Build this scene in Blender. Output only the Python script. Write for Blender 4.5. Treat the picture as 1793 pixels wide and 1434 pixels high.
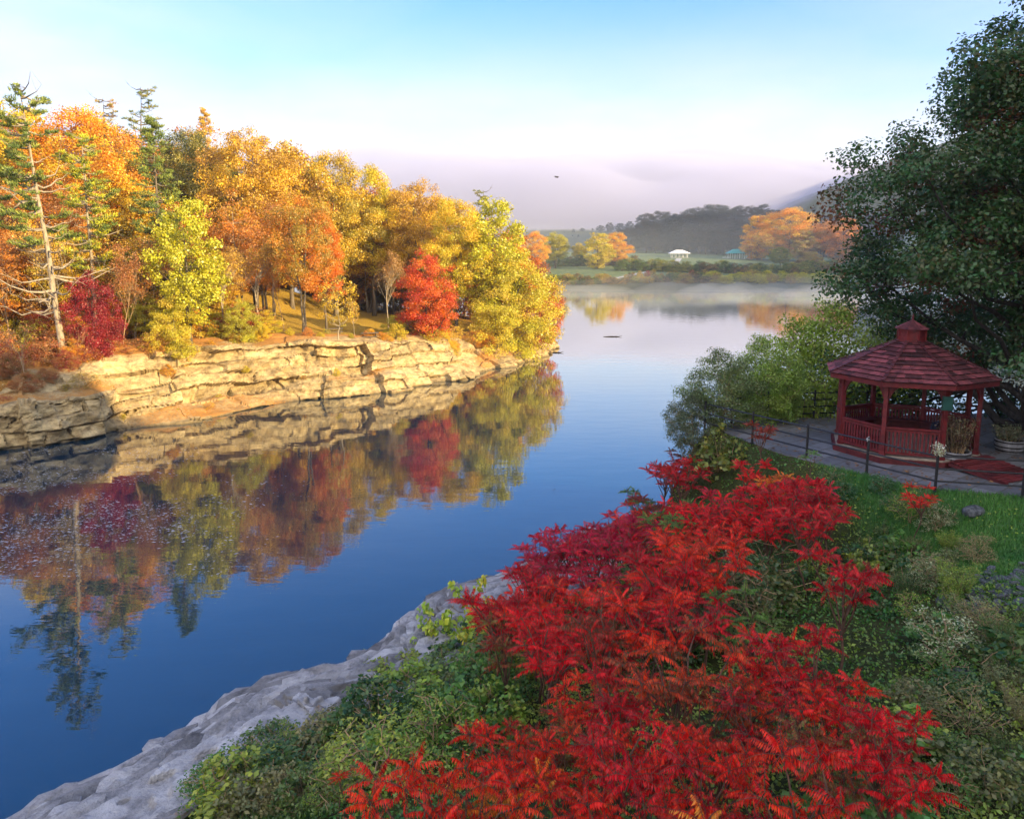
import bpy, math, random
import numpy as np
from mathutils import Vector
for o in list(bpy.data.objects): bpy.data.objects.remove(o)
SC = bpy.context.scene
COL = SC.collection
R = math.radians

# ------------------------------------------------------------------ camera
CAM_Z, PITCH, FPX, HOR = 14.0, R(9.0), 1350.0, 435.0
PP = HOR + FPX*math.tan(PITCH)                       # principal row (photo pixels, 1793 wide)
cam = bpy.data.cameras.new("camera"); camo = bpy.data.objects.new("camera", cam); COL.objects.link(camo)
cam.sensor_width = 36; cam.lens = 36*FPX/1793; cam.shift_y = -(717-PP)/1793
cam.clip_start = .2; cam.clip_end = 9000
camo.location = (0, 0, CAM_Z); camo.rotation_euler = (R(90)-PITCH, 0, 0)
SC.camera = camo

def ray(px, py):
    u = (px-896.5)/FPX; v = (py-PP)/FPX
    return np.array([u, math.cos(PITCH)-v*math.sin(PITCH), -math.sin(PITCH)-v*math.cos(PITCH)])
def P(px, py, z=0.0):
    d = ray(px, py); t = (z-CAM_Z)/d[2]; return np.array([d[0]*t, d[1]*t, z])
def PY(px, py, Y):
    d = ray(px, py); t = Y/d[1]; return np.array([d[0]*t, Y, CAM_Z+d[2]*t])
def proj(p):
    p = np.atleast_2d(p); y, z = p[:,1], p[:,2]-CAM_Z
    dep = y*math.cos(PITCH)-z*math.sin(PITCH); up = y*math.sin(PITCH)+z*math.cos(PITCH)
    return np.stack([896.5+FPX*p[:,0]/dep, PP-FPX*up/dep], 1)

# ------------------------------------------------------------------ sun, sky, exposure
SUN_EL = 17.0
SUN_H = np.array([.88, -.47]); SUN_H /= np.linalg.norm(SUN_H)
SUN_N = np.array([-SUN_H[1], SUN_H[0]])
sd = Vector((SUN_H[0]*math.cos(R(SUN_EL)), SUN_H[1]*math.cos(R(SUN_EL)), math.sin(R(SUN_EL))))
sun = bpy.data.lights.new("sun", 'SUN'); suno = bpy.data.objects.new("sun", sun); COL.objects.link(suno)
sun.energy = 5.0; sun.angle = R(.5); sun.color = (1, .75, .38)
suno.rotation_euler = sd.to_track_quat('Z', 'Y').to_euler()
world = bpy.data.worlds.new("World"); SC.world = world; world.use_nodes = True
nt = world.node_tree; nt.nodes.clear()
def N(t, typ, **kw):
    n = t.nodes.new(typ)
    for k, v in kw.items():
        if k.startswith('i_'): n.inputs[k[2:].replace('_', ' ')].default_value = v
        elif k.startswith('n_'): n.inputs[int(k[2:])].default_value = v
        else: setattr(n, k, v)
    return n
def L(t, a, b): t.links.new(a, b)
sky = N(nt, 'ShaderNodeTexSky', sky_type='NISHITA', sun_disc=False, sun_elevation=R(SUN_EL),
        sun_rotation=math.atan2(SUN_H[0], SUN_H[1]), altitude=100, air_density=1.0, dust_density=1.6, ozone_density=1.6)
tc = N(nt, 'ShaderNodeTexCoord')
bg = N(nt, 'ShaderNodeBackground', i_Strength=.15); wo = N(nt, 'ShaderNodeOutputWorld')
# thin pale cloud veils: dense near the horizon, breaking up higher
mp = N(nt, 'ShaderNodeMapping'); mp.inputs['Scale'].default_value = (1.0, 1.0, 3.5)
L(nt, tc.outputs['Generated'], mp.inputs[0])
no = N(nt, 'ShaderNodeTexNoise', i_Scale=2.2, i_Detail=6.0, i_Roughness=.55); L(nt, mp.outputs[0], no.inputs['Vector'])
sx = N(nt, 'ShaderNodeSeparateXYZ'); L(nt, tc.outputs['Generated'], sx.inputs[0])
# elevation term: 1 at horizon -> 0 at about 30 degrees
el = N(nt, 'ShaderNodeMapRange', n_1=.07, n_2=.31, n_3=1.0, n_4=0.0); el.interpolation_type = 'SMOOTHSTEP'; L(nt, sx.outputs['Z'], el.inputs[0])
# azimuth term: more veil on the left and on the right than straight ahead
az = N(nt, 'ShaderNodeMath', operation='ADD', n_1=-.10); L(nt, sx.outputs['X'], az.inputs[0])
az2 = N(nt, 'ShaderNodeMath', operation='ABSOLUTE'); L(nt, az.outputs[0], az2.inputs[0])
az3 = N(nt, 'ShaderNodeMapRange', n_1=.14, n_2=.6, n_3=0.0, n_4=.9); L(nt, az2.outputs[0], az3.inputs[0])
el2 = N(nt, 'ShaderNodeMapRange', n_1=.2, n_2=.42, n_3=1.0, n_4=0.0); L(nt, sx.outputs['Z'], el2.inputs[0])
azm = N(nt, 'ShaderNodeMath', operation='MULTIPLY'); L(nt, az3.outputs[0], azm.inputs[0]); L(nt, el2.outputs[0], azm.inputs[1])
mx = N(nt, 'ShaderNodeMath', operation='MAXIMUM'); L(nt, azm.outputs[0], mx.inputs[0]); L(nt, el.outputs[0], mx.inputs[1])
bk = N(nt, 'ShaderNodeMapRange', n_1=.15, n_2=-.35, n_3=0.0, n_4=1.0); L(nt, sx.outputs['Y'], bk.inputs[0]);   # bright unseen sky added behind the camera to fill the shaded foreground
nr = N(nt, 'ShaderNodeMapRange', n_1=.32, n_2=.62, n_3=.45, n_4=1.15); L(nt, no.outputs['Fac'], nr.inputs[0])
vf = N(nt, 'ShaderNodeMath', operation='MULTIPLY', use_clamp=True); L(nt, mx.outputs[0], vf.inputs[0]); L(nt, nr.outputs[0], vf.inputs[1])
vm = N(nt, 'ShaderNodeMix', data_type='RGBA'); L(nt, vf.outputs[0], vm.inputs['Factor'])
hs = N(nt, 'ShaderNodeHueSaturation', i_Saturation=1.4, i_Value=1.05); L(nt, sky.outputs[0], hs.inputs['Color'])
tn = N(nt, 'ShaderNodeMix', data_type='RGBA', blend_type='MULTIPLY'); tn.inputs['Factor'].default_value = 1; tn.inputs['B'].default_value = (.40,.68,1.05,1); L(nt, hs.outputs[0], tn.inputs['A']); L(nt, tn.outputs['Result'], vm.inputs['A']); vm.inputs['B'].default_value = (2.42, 2.38, 2.62, 1)
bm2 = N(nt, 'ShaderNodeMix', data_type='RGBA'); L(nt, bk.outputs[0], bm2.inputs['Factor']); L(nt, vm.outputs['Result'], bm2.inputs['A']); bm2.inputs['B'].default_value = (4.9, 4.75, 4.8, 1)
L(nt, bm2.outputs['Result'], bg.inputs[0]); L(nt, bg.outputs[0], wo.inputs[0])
SC.view_settings.view_transform = 'Standard'; SC.view_settings.look = 'None'
SC.view_settings.exposure = 1.5; SC.view_settings.gamma = 1.0
SC.render.engine = 'CYCLES'
SC.cycles.max_bounces = 6; SC.cycles.diffuse_bounces = 2; SC.cycles.glossy_bounces = 3
SC.cycles.transmission_bounces = 3; SC.cycles.volume_bounces = 1; SC.cycles.transparent_max_bounces = 6
SC.cycles.use_denoising = True; SC.cycles.caustics_reflective = False; SC.cycles.caustics_refractive = False

# ------------------------------------------------------------------ helpers
def srgb(*c):
    if len(c) == 1: h = c[0].lstrip('#'); c = [int(h[i:i+2], 16) for i in (0, 2, 4)]
    c = np.array(c, float)/255
    return tuple(np.where(c <= .04045, c/12.92, ((c+.055)/1.055)**2.4))
def tag(o, label=None, cat=None, group=None, kind=None):
    if label: o['label'] = label
    if cat: o['category'] = cat
    if group: o['group'] = group
    if kind: o['kind'] = kind
    return o
def empty(name, loc=(0,0,0), rz=0, parent=None):
    o = bpy.data.objects.new(name, None); COL.objects.link(o); o.location = loc; o.rotation_euler = (0,0,rz); o.parent = parent
    o.empty_display_size = .2
    return o
def mesh_data(name, V, F, mats, smooth=False, fvec=None, pcol=None, mi=None):
    """V (n,3); F list of (m,k) int arrays, one per polygon size"""
    me = bpy.data.meshes.new(name)
    V = np.asarray(V, np.float32)
    if not isinstance(F, (list, tuple)) or not isinstance(F[0], np.ndarray): F = [np.asarray(F)]
    F = [np.asarray(f, np.int32) for f in F if len(f)]
    me.vertices.add(len(V)); me.vertices.foreach_set('co', V.ravel())
    nl = sum(f.size for f in F); npoly = sum(len(f) for f in F)
    me.loops.add(nl); me.polygons.add(npoly)
    me.loops.foreach_set('vertex_index', np.concatenate([f.ravel() for f in F]))
    tot = np.concatenate([np.full(len(f), f.shape[1], np.int32) for f in F])
    st = np.concatenate([[0], np.cumsum(tot)[:-1]]).astype(np.int32)
    me.polygons.foreach_set('loop_start', st); me.polygons.foreach_set('loop_total', tot)
    me.polygons.foreach_set('use_smooth', np.full(npoly, bool(smooth)))
    if not isinstance(mats, (list, tuple)): mats = [mats]
    for m in mats: me.materials.append(m)
    if mi is not None: me.polygons.foreach_set('material_index', np.asarray(mi, np.int32))
    if fvec is not None:
        a = me.attributes.new('lv', 'FLOAT_VECTOR', 'FACE'); a.data.foreach_set('vector', np.asarray(fvec, np.float32).ravel())
    if pcol is not None:
        a = me.attributes.new('pv', 'FLOAT_VECTOR', 'POINT'); a.data.foreach_set('vector', np.asarray(pcol, np.float32).ravel())
    me.update(calc_edges=True)
    return me
def obj(name, me, parent=None, loc=(0,0,0)):
    o = bpy.data.objects.new(name, me); COL.objects.link(o); o.parent = parent; o.location = loc
    return o
class MB:
    """collects boxes, tubes and prisms for ONE mesh"""
    def __init__(s): s.V=[]; s.F={}; s.n=0; s.lv={}
    def add(s, V, F, lv=None):
        V = np.asarray(V, float); F = np.asarray(F, int)
        s.V.append(V); s.F.setdefault(F.shape[1], []).append(F+s.n)
        l = np.zeros((len(F), 3)); l[:] = (random.random(), random.random(), random.random()) if lv is None else lv
        s.lv.setdefault(F.shape[1], []).append(l); s.n += len(V)
    def box(s, c, size, rz=0, lv=None, rx=0):
        h = np.array(size)/2; q = np.array([[x,y,z] for x in (-1,1) for y in (-1,1) for z in (-1,1)])*h
        if rx: cc, ss = math.cos(rx), math.sin(rx); q = np.stack([q[:,0], q[:,1]*cc-q[:,2]*ss, q[:,1]*ss+q[:,2]*cc], 1)
        cc, ss = math.cos(rz), math.sin(rz); q = np.stack([q[:,0]*cc-q[:,1]*ss, q[:,0]*ss+q[:,1]*cc, q[:,2]], 1)+np.array(c)
        s.add(q, [[0,1,3,2],[4,6,7,5],[0,4,5,1],[2,3,7,6],[0,2,6,4],[1,5,7,3]], lv)
    def beam(s, a, b, w, h, lv=None):
        a = np.array(a, float); b = np.array(b, float); d = b-a; l = np.linalg.norm(d); d /= l
        up = np.array([0,0,1.]) if abs(d[2]) < .95 else np.array([1.,0,0])
        x = np.cross(up, d); x /= np.linalg.norm(x); y = np.cross(d, x)
        q = [p+x*i*w/2+y*j*h/2 for p in (a, b) for i, j in ((-1,-1),(1,-1),(1,1),(-1,1))]
        s.add(q, [[3,2,1,0],[4,5,6,7],[0,1,5,4],[1,2,6,5],[2,3,7,6],[3,0,4,7]], lv)
    def tube(s, pts, rad, n=6, lv=None, cap=True):
        V, F = tube(pts, rad, n); s.add(V, F, lv)
        if cap and n > 2:
            c = np.arange(n); k = len(V)-n
            s.F.setdefault(n, []).append(np.array([c[::-1]+s.n-len(V)])); s.F[n].append(np.array([c+k+s.n-len(V)]))
            for _ in range(2): s.lv.setdefault(n, []).append(np.zeros((1,3)) if lv is None else np.array([lv], float))
    def lathe(s, c, prof, n=16, lv=None, rot=0):
        c = np.array(c, float); a = np.arange(n)/n*2*math.pi+rot; V = []
        for r, z in prof: V.append(np.stack([c[0]+r*np.cos(a), c[1]+r*np.sin(a), np.full(n, c[2]+z)], 1))
        V = np.concatenate(V); F = []
        for i in range(len(prof)-1):
            for j in range(n): F.append([i*n+j, i*n+(j+1)%n, (i+1)*n+(j+1)%n, (i+1)*n+j])
        s.add(V, F, lv)
    def poly(s, V, lv=None): s.add(V, [list(range(len(V)))], lv)
    def prism(s, V, h, lv=None):
        V = np.asarray(V, float); n = len(V); T = V+np.asarray(h, float)
        k = s.n; s.add(np.concatenate([V, T]), [[i, (i+1)%n, n+(i+1)%n, n+i] for i in range(n)], lv)
        s.F.setdefault(n, []).append(np.array([[k+i for i in range(n)][::-1]])); s.F[n].append(np.array([[k+n+i for i in range(n)]]))
        for _ in range(2): s.lv.setdefault(n, []).append(np.array([lv if lv is not None else (.5,.5,.5)], float))
    def mesh(s, name, mat, smooth=False):
        ks = sorted(s.F); F = [np.concatenate(s.F[k]) for k in ks]; lv = np.concatenate([np.concatenate(s.lv[k]) for k in ks])
        return mesh_data(name, np.concatenate(s.V), F, mat, smooth, fvec=lv)
    def build(s, name, mat, parent=None, smooth=False, loc=(0,0,0)):
        return obj(name, s.mesh(name, mat, smooth), parent, loc)
def tube(pts, rad, n=6):
    pts = np.asarray(pts, float); m = len(pts); rad = np.broadcast_to(np.asarray(rad, float), (m,))
    d = np.gradient(pts, axis=0); d /= np.linalg.norm(d, axis=1, keepdims=True)+1e-9
    up = np.where(np.abs(d[:, 2:3]) < .9, np.array([[0,0,1.]]), np.array([[1.,0,0]]))
    if abs(d[:, 2]).max() > .7: up = np.tile([[1., .13, 0]], (m, 1))
    x = np.cross(up, d); x /= np.linalg.norm(x, axis=1, keepdims=True)+1e-9; y = np.cross(d, x)
    a = np.arange(n)/n*2*math.pi
    V = pts[:,None]+rad[:,None,None]*(x[:,None]*np.cos(a)[None,:,None]+y[:,None]*np.sin(a)[None,:,None])
    i = np.arange(m-1)[:,None]*n; j = np.arange(n)[None]; j2 = (j+1) % n
    F = np.stack([i+j, i+j2, i+n+j2, i+n+j], -1).reshape(-1, 4)
    return V.reshape(-1, 3), F
# numpy noise
def _h(ix, iy, iz, seed):
    n = (ix*374761393 + iy*668265263 + iz*2147483647 + seed*1274126177) & 0xffffffff
    n = ((n ^ (n >> 13))*1274126177) & 0xffffffff; n = ((n ^ (n >> 16))*2246822519) & 0xffffffff
    return ((n ^ (n >> 15)) & 0xffffff)/float(0xffffff)
def vnoise(p, seed=0):
    p = np.atleast_2d(np.asarray(p, float)); i = np.floor(p).astype(np.int64); f = p-i; f = f*f*(3-2*f); r = 0
    for a in (0, 1):
        for b in (0, 1):
            for c in (0, 1):
                w = (f[:,0] if a else 1-f[:,0])*(f[:,1] if b else 1-f[:,1])*(f[:,2] if c else 1-f[:,2])
                r = r + w*_h(i[:,0]+a, i[:,1]+b, i[:,2]+c, seed)
    return r
def fbm(p, o=4, seed=0):
    r = 0; a = .5; t = 0; p = np.atleast_2d(np.asarray(p, float))
    for k in range(o): r = r+a*vnoise(p*2**k, seed+k*17); t += a; a *= .5
    return r/t
def unit(v): return v/(np.linalg.norm(v, axis=-1, keepdims=True)+1e-9)
def smooth01(x): x = np.clip(x, 0, 1); return x*x*(3-2*x)

# ------------------------------------------------------------------ materials
def newmat(name):
    m = bpy.data.materials.new(name); m.use_nodes = True; t = m.node_tree; t.nodes.clear()
    return m, t, N(t, 'ShaderNodeOutputMaterial')
def leaf_mat(name, trans=.38, objcol=True, c1=(.1,.2,.02), c2=(.1,.2,.02), gloss=.04, vlo=.55, vhi=1.35):
    m, t, out = newmat(name)
    at = N(t, 'ShaderNodeAttribute', attribute_name='lv'); sp = N(t, 'ShaderNodeSeparateXYZ'); L(t, at.outputs['Vector'], sp.inputs[0])
    mixc = N(t, 'ShaderNodeMix', data_type='RGBA'); L(t, sp.outputs['X'], mixc.inputs['Factor'])
    if objcol:
        oi = N(t, 'ShaderNodeObjectInfo'); L(t, oi.outputs['Color'], mixc.inputs['A'])
        a2 = N(t, 'ShaderNodeAttribute', attribute_type='OBJECT', attribute_name='col2'); L(t, a2.outputs['Color'], mixc.inputs['B'])
    else:
        mixc.inputs['A'].default_value = (*c1, 1); mixc.inputs['B'].default_value = (*c2, 1)
    mr = N(t, 'ShaderNodeMapRange', n_3=vlo, n_4=vhi); L(t, sp.outputs['Y'], mr.inputs[0])
    mu = N(t, 'ShaderNodeVectorMath', operation='SCALE'); L(t, mixc.outputs['Result'], mu.inputs[0]); L(t, mr.outputs[0], mu.inputs['Scale'])
    d = N(t, 'ShaderNodeBsdfDiffuse'); tr = N(t, 'ShaderNodeBsdfTranslucent'); L(t, mu.outputs[0], d.inputs[0]); L(t, mu.outputs[0], tr.inputs[0])
    ms = N(t, 'ShaderNodeMixShader', n_0=trans); L(t, d.outputs[0], ms.inputs[1]); L(t, tr.outputs[0], ms.inputs[2])
    last = ms
    if gloss:
        g = N(t, 'ShaderNodeBsdfGlossy', i_Roughness=.42); g.inputs[0].default_value = (.9, .9, .9, 1)
        ms2 = N(t, 'ShaderNodeMixShader', n_0=gloss); L(t, ms.outputs[0], ms2.inputs[1]); L(t, g.outputs[0], ms2.inputs[2]); last = ms2
    L(t, last.outputs[0], out.inputs[0]); return m
def surf(name, c1, c2, scale=2.0, rough=.85, bump=.3, c3=None, bscale=None, lvamt=0.0, detail=6, metallic=0.0, stretch=(1,1,1), spec=.35, bdist=.05, coords='Object'):
    """two or three tone noise surface with bump; lv.x varies value per face"""
    m, t, out = newmat(name)
    tcn = N(t, 'ShaderNodeTexCoord'); mpn = N(t, 'ShaderNodeMapping'); mpn.inputs['Scale'].default_value = stretch
    L(t, tcn.outputs[coords], mpn.inputs[0])
    n1 = N(t, 'ShaderNodeTexNoise', i_Scale=scale, i_Detail=float(detail), i_Roughness=.62); L(t, mpn.outputs[0], n1.inputs['Vector'])
    cr = N(t, 'ShaderNodeValToRGB'); L(t, n1.outputs['Fac'], cr.inputs[0])
    e = cr.color_ramp.elements; e[0].position = .34; e[0].color = (*c1, 1); e[1].position = .66; e[1].color = (*c2, 1)
    if c3 is not None: k = e.new(.5); k.color = (*c3, 1)
    colo = cr.outputs[0]
    if lvamt:
        at = N(t, 'ShaderNodeAttribute', attribute_name='lv'); sp = N(t, 'ShaderNodeSeparateXYZ'); L(t, at.outputs['Vector'], sp.inputs[0])
        mr = N(t, 'ShaderNodeMapRange', n_3=1-lvamt, n_4=1+lvamt); L(t, sp.outputs['X'], mr.inputs[0])
        mu = N(t, 'ShaderNodeVectorMath', operation='SCALE'); L(t, colo, mu.inputs[0]); L(t, mr.outputs[0], mu.inputs['Scale']); colo = mu.outputs[0]
    b = N(t, 'ShaderNodeBsdfPrincipled', i_Roughness=rough, i_Metallic=metallic); b.inputs['Specular IOR Level'].default_value = spec
    L(t, colo, b.inputs['Base Color'])
    if bump:
        n2 = N(t, 'ShaderNodeTexNoise', i_Scale=(bscale or scale*4), i_Detail=5.0, i_Roughness=.6); L(t, mpn.outputs[0], n2.inputs['Vector'])
        bp = N(t, 'ShaderNodeBump', i_Strength=bump, i_Distance=bdist); L(t, n2.outputs['Fac'], bp.inputs['Height']); L(t, bp.outputs[0], b.inputs['Normal'])
    L(t, b.outputs[0], out.inputs[0]); return m

M_LEAF = leaf_mat('leaf_tree')
M_NEEDLE = leaf_mat('needle_tree', trans=.2, gloss=.02)
M_BARK = surf('bark', (.07,.055,.04), (.20,.165,.125), 6, bump=.8, stretch=(1,1,.25), coords='Object')
M_BARKP = surf('pale_bark', (.20,.16,.11), (.42,.35,.26), 6, bump=.6, stretch=(1,1,.3))
M_BARKD = surf('dark_bark', (.018,.015,.013), (.055,.045,.038), 6, bump=.8, stretch=(1,1,.25))
M_TWIG = surf('twig', (.22,.14,.08), (.42,.28,.15), 3, bump=0)

# ------------------------------------------------------------------ shorelines (water level z=0)
def resample(pts, step):
    pts = np.asarray(pts, float); seg = np.linalg.norm(np.diff(pts, axis=0), axis=1); s = np.concatenate([[0], np.cumsum(seg)])
    t = np.arange(0, s[-1], step); return np.stack([np.interp(t, s, pts[:,k]) for k in range(pts.shape[1])], 1)
def smooth_line(p, k):
    q = p.copy()
    for _ in range(k): q[1:-1] = (q[:-2]+2*q[1:-1]+q[2:])/4
    return q
LPX = [(0,790),(60,782),(120,772),(180,762),(235,752),(330,743),(400,729),(450,717),(500,707),(600,697),(720,681),(765,670),(830,664),(855,650),(930,632),(968,620)]
LSH = np.array([(-150,-60),(-90,0),(-60,30)] + [tuple(P(x,y)[:2]) for x, y in LPX] + [(6.5,112),(1,126),(-14,146),(-50,172),(-220,300)])
RPX = [(60,1434),(190,1404),(345,1300),(380,1262),(440,1236),(520,1215),(632,1200),(725,1095),(745,1072),(900,1038)]
RSH = np.array([(-40,-60),(-22,-12),(-15,8)] + [tuple(P(x,y)[:2]) for x, y in RPX] + [(3.5,34.5),(8,38),(15,41),(30,46),(60,52),(120,74),(200,90),(320,60)])
FPXL = [(560,488),(700,492),(800,496),(900,501),(945,504),(1000,507),(1060,508),(1150,509),(1240,508),(1330,508),(1440,505),(1560,499),(1700,494),(1850,490)]
FSH = np.array([tuple(P(x,y)[:2]) for x, y in FPXL])
LPOLY = np.concatenate([LSH, [(-700,300),(-700,-60)]])
RPOLY = np.concatenate([RSH, [(320,-160),(-40,-160)]])
def inpoly(p, poly):
    x, y = p[:,0], p[:,1]; c = np.zeros(len(p), bool); n = len(poly)
    for i in range(n):
        x1, y1 = poly[i]; x2, y2 = poly[(i+1) % n]
        if y1 == y2: continue
        m = ((y1 > y) != (y2 > y)) & (x < (x2-x1)*(y-y1)/(y2-y1)+x1); c ^= m
    return c
def near_line(p, line):
    best = np.full(len(p), 1e9); arc = np.zeros(len(p)); s0 = 0
    for i in range(len(line)-1):
        a, b = line[i], line[i+1]; d = b-a; l = np.linalg.norm(d); t = np.clip(((p-a)@d)/(l*l), 0, 1)
        q = np.linalg.norm(p-(a+t[:,None]*d), axis=1); m = q < best; best[m] = q[m]; arc[m] = s0+t[m]*l; s0 += l
    return best, arc
def sdist(p, line, poly):
    d, a = near_line(p, line); return np.where(inpoly(p, poly), d, -d), a
_ls = np.concatenate([[0], np.cumsum(np.linalg.norm(np.diff(LSH, axis=0), axis=1))])
LA = {px: _ls[3+i] for i, (px, _) in enumerate(LPX)}          # arc length at each left-shore vertex
# height of the cliff top and width of the cliff foot along the left shore
LT_A = [0, LA[0]-8, LA[180], LA[235], LA[330], LA[450], LA[600], LA[720], LA[855], LA[968], LA[968]+20, 600]
LT_Z = [4.5, 4.2, 4.2, 4.9, 5.1, 5.2, 5.1, 4.3, 3.3, 2.3, 3.0, 4.0]
LT_W = [3.0, 3.0, 4.0, 7.0, 7.6, 6.2, 4.6, 5.0, 6.0, 6.0, 6.0, 6.0]
def gl(p):
    p = np.atleast_2d(p)[:, :2]; s, a = sdist(p, LSH, LPOLY)
    zt = np.interp(a, LT_A, LT_Z); w = np.interp(a, LT_A, LT_W)
    z = -3+(zt+3)*smooth01((s-w*.66)/(w*.42))
    z = z+.085*np.clip(s-w, 0, 45)+.24*np.clip(s-25, 0, 30)+.30*np.clip(s-50, 0, 26)
    q = np.concatenate([p, np.zeros((len(p), 1))], 1)
    return z+(fbm(q*.12, 3, 5)-.5)*1.6*smooth01((s-w)/8)
TERR = np.array([(8.0,28.2),(9.0,25.3),(10.4,23.2),(11.8,21.35),(14.5,20.6),(20,20.0),(46,18),(60,30),(46,34),(24,32.4),(19,31.4),(15,31.0),(11.8,30.7),(9.2,30.0),(8,29.2)])
TZ = 7.2
def gr(p):
    p = np.atleast_2d(p)[:, :2]; s, a = sdist(p, RSH, RPOLY)
    z = np.interp(s, [-3,0,1.0,3.0,4.2,6,10,14,18,40], [-2.5,-.9,.0,.5,1.5,2.5,4.2,5.7,6.6,7.4])
    q = np.concatenate([p, np.zeros((len(p), 1))], 1)
    z = z+(fbm(q*.35, 3, 9)-.5)*.9*smooth01((s-2.5)/3)
    td, _ = near_line(p, np.concatenate([TERR, TERR[:1]])); ins = inpoly(p, TERR)
    w = np.where(ins, 1, 1-smooth01(td/3.2)); z = z*(1-w)+(TZ-.03-(.12 if False else 0))*w
    # the small grassy shelf in front of the fence
    g = smooth01(1-np.hypot((p[:,0]-14)/6.0, (p[:,1]-16.5)/5.2)); z = z*(1-.75*g)+6.9*.75*g
    # unseen rise added off the right side and behind, shaped to shade the foreground
    sg = p@SUN_H; nn = p@SUN_N
    hill = 41*smooth01((sg-34)/34)*smooth01((44-nn)/15+.25)*smooth01((nn+140)/60)
    return z+np.where(ins & (hill < 1), 0, hill)
def gf(p):
    p = np.atleast_2d(p)[:, :2]; x, y = p[:,0], p[:,1]
    ys = np.interp(x, FSH[:,0], FSH[:,1]); s = y-ys
    z = np.interp(s, [-40,-4,0,6,30,110,230,330,420,600,1500], [-4,-1.5,0,1.3,2.0,4.6,9.0,12,22,30,36])
    q = np.stack([x, y, 0*x], 1)
    ridge = 12*np.exp(-((y-1150)/260)**2)*(.75+.55*fbm(q*.004, 3, 3))*smooth01((x+260)/160)*(1-.30*smooth01((x-150)/150))
    right = (128*smooth01((x-190)/420)+22*(fbm(q*.012, 4, 6)-.5))*smooth01((y-560)/260)*np.exp(-((y-860)/420)**2)*smooth01((x-190)/60)
    sg = p@SUN_H; nn = p@SUN_N
    shade_ridge = np.interp(nn, [212,250,345,473,540,600,680,760,900,1100], [0,112,124,116,160,200,205,190,165,0])*np.exp(-((sg-265)/75)**2)  # out-of-view ridge added to cast shade on the far wood and fog
    return z+(fbm(q*.02, 3, 4)-.5)*2.2*smooth01(s/20)+np.maximum(np.maximum(ridge, right), shade_ridge)
class HF:
    """bilinear cache of a height function"""
    def __init__(s, f, x0, x1, y0, y1, st):
        s.f = f; s.x0, s.y0, s.st = x0, y0, st; s.b = (x0, x1-st, y0, y1-st); s.nx = int((x1-x0)/st)+1; s.ny = int((y1-y0)/st)+1
        X, Y = np.meshgrid(x0+np.arange(s.nx)*st, y0+np.arange(s.ny)*st); s.z = f(np.stack([X.ravel(), Y.ravel()], 1)).reshape(s.ny, s.nx)
    def __call__(s, p):
        p = np.atleast_2d(p)[:, :2]; u = np.clip((p[:,0]-s.x0)/s.st, 0, s.nx-1.001); v = np.clip((p[:,1]-s.y0)/s.st, 0, s.ny-1.001); i = u.astype(int); j = v.astype(int); a = u-i; b = v-j; z = s.z
        return (z[j,i]*(1-a)+z[j,i+1]*a)*(1-b)+(z[j+1,i]*(1-a)+z[j+1,i+1]*a)*b
def grid_mesh(name, xs, ys, hf, mat, smooth=True, keep=None, pv=None):
    X, Y = np.meshgrid(xs, ys); p = np.stack([X.ravel(), Y.ravel()], 1); z = hf(p); V = np.concatenate([p, z[:,None]], 1)
    nx, ny = len(xs), len(ys); i = np.arange(ny-1)[:,None]*nx+np.arange(nx-1)[None]
    F = np.stack([i, i+1, i+nx+1, i+nx], -1).reshape(-1, 4)
    if keep is not None: k = keep(p, z); F = F[k[F].any(1)]
    used = np.unique(F); remap = np.zeros(len(V), int); remap[used] = np.arange(len(used))
    pvv = pv(p[used], z[used]) if pv is not None else None
    return mesh_data(name, V[used], remap[F], mat, smooth, pcol=pvv)

gl_raw, gr_raw, gf_raw = gl, gr, gf
gr = HF(gr_raw, -20, 60, -2, 60, .25); gf = HF(gf_raw, -300, 600, 200, 1000, 4.0)
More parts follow.
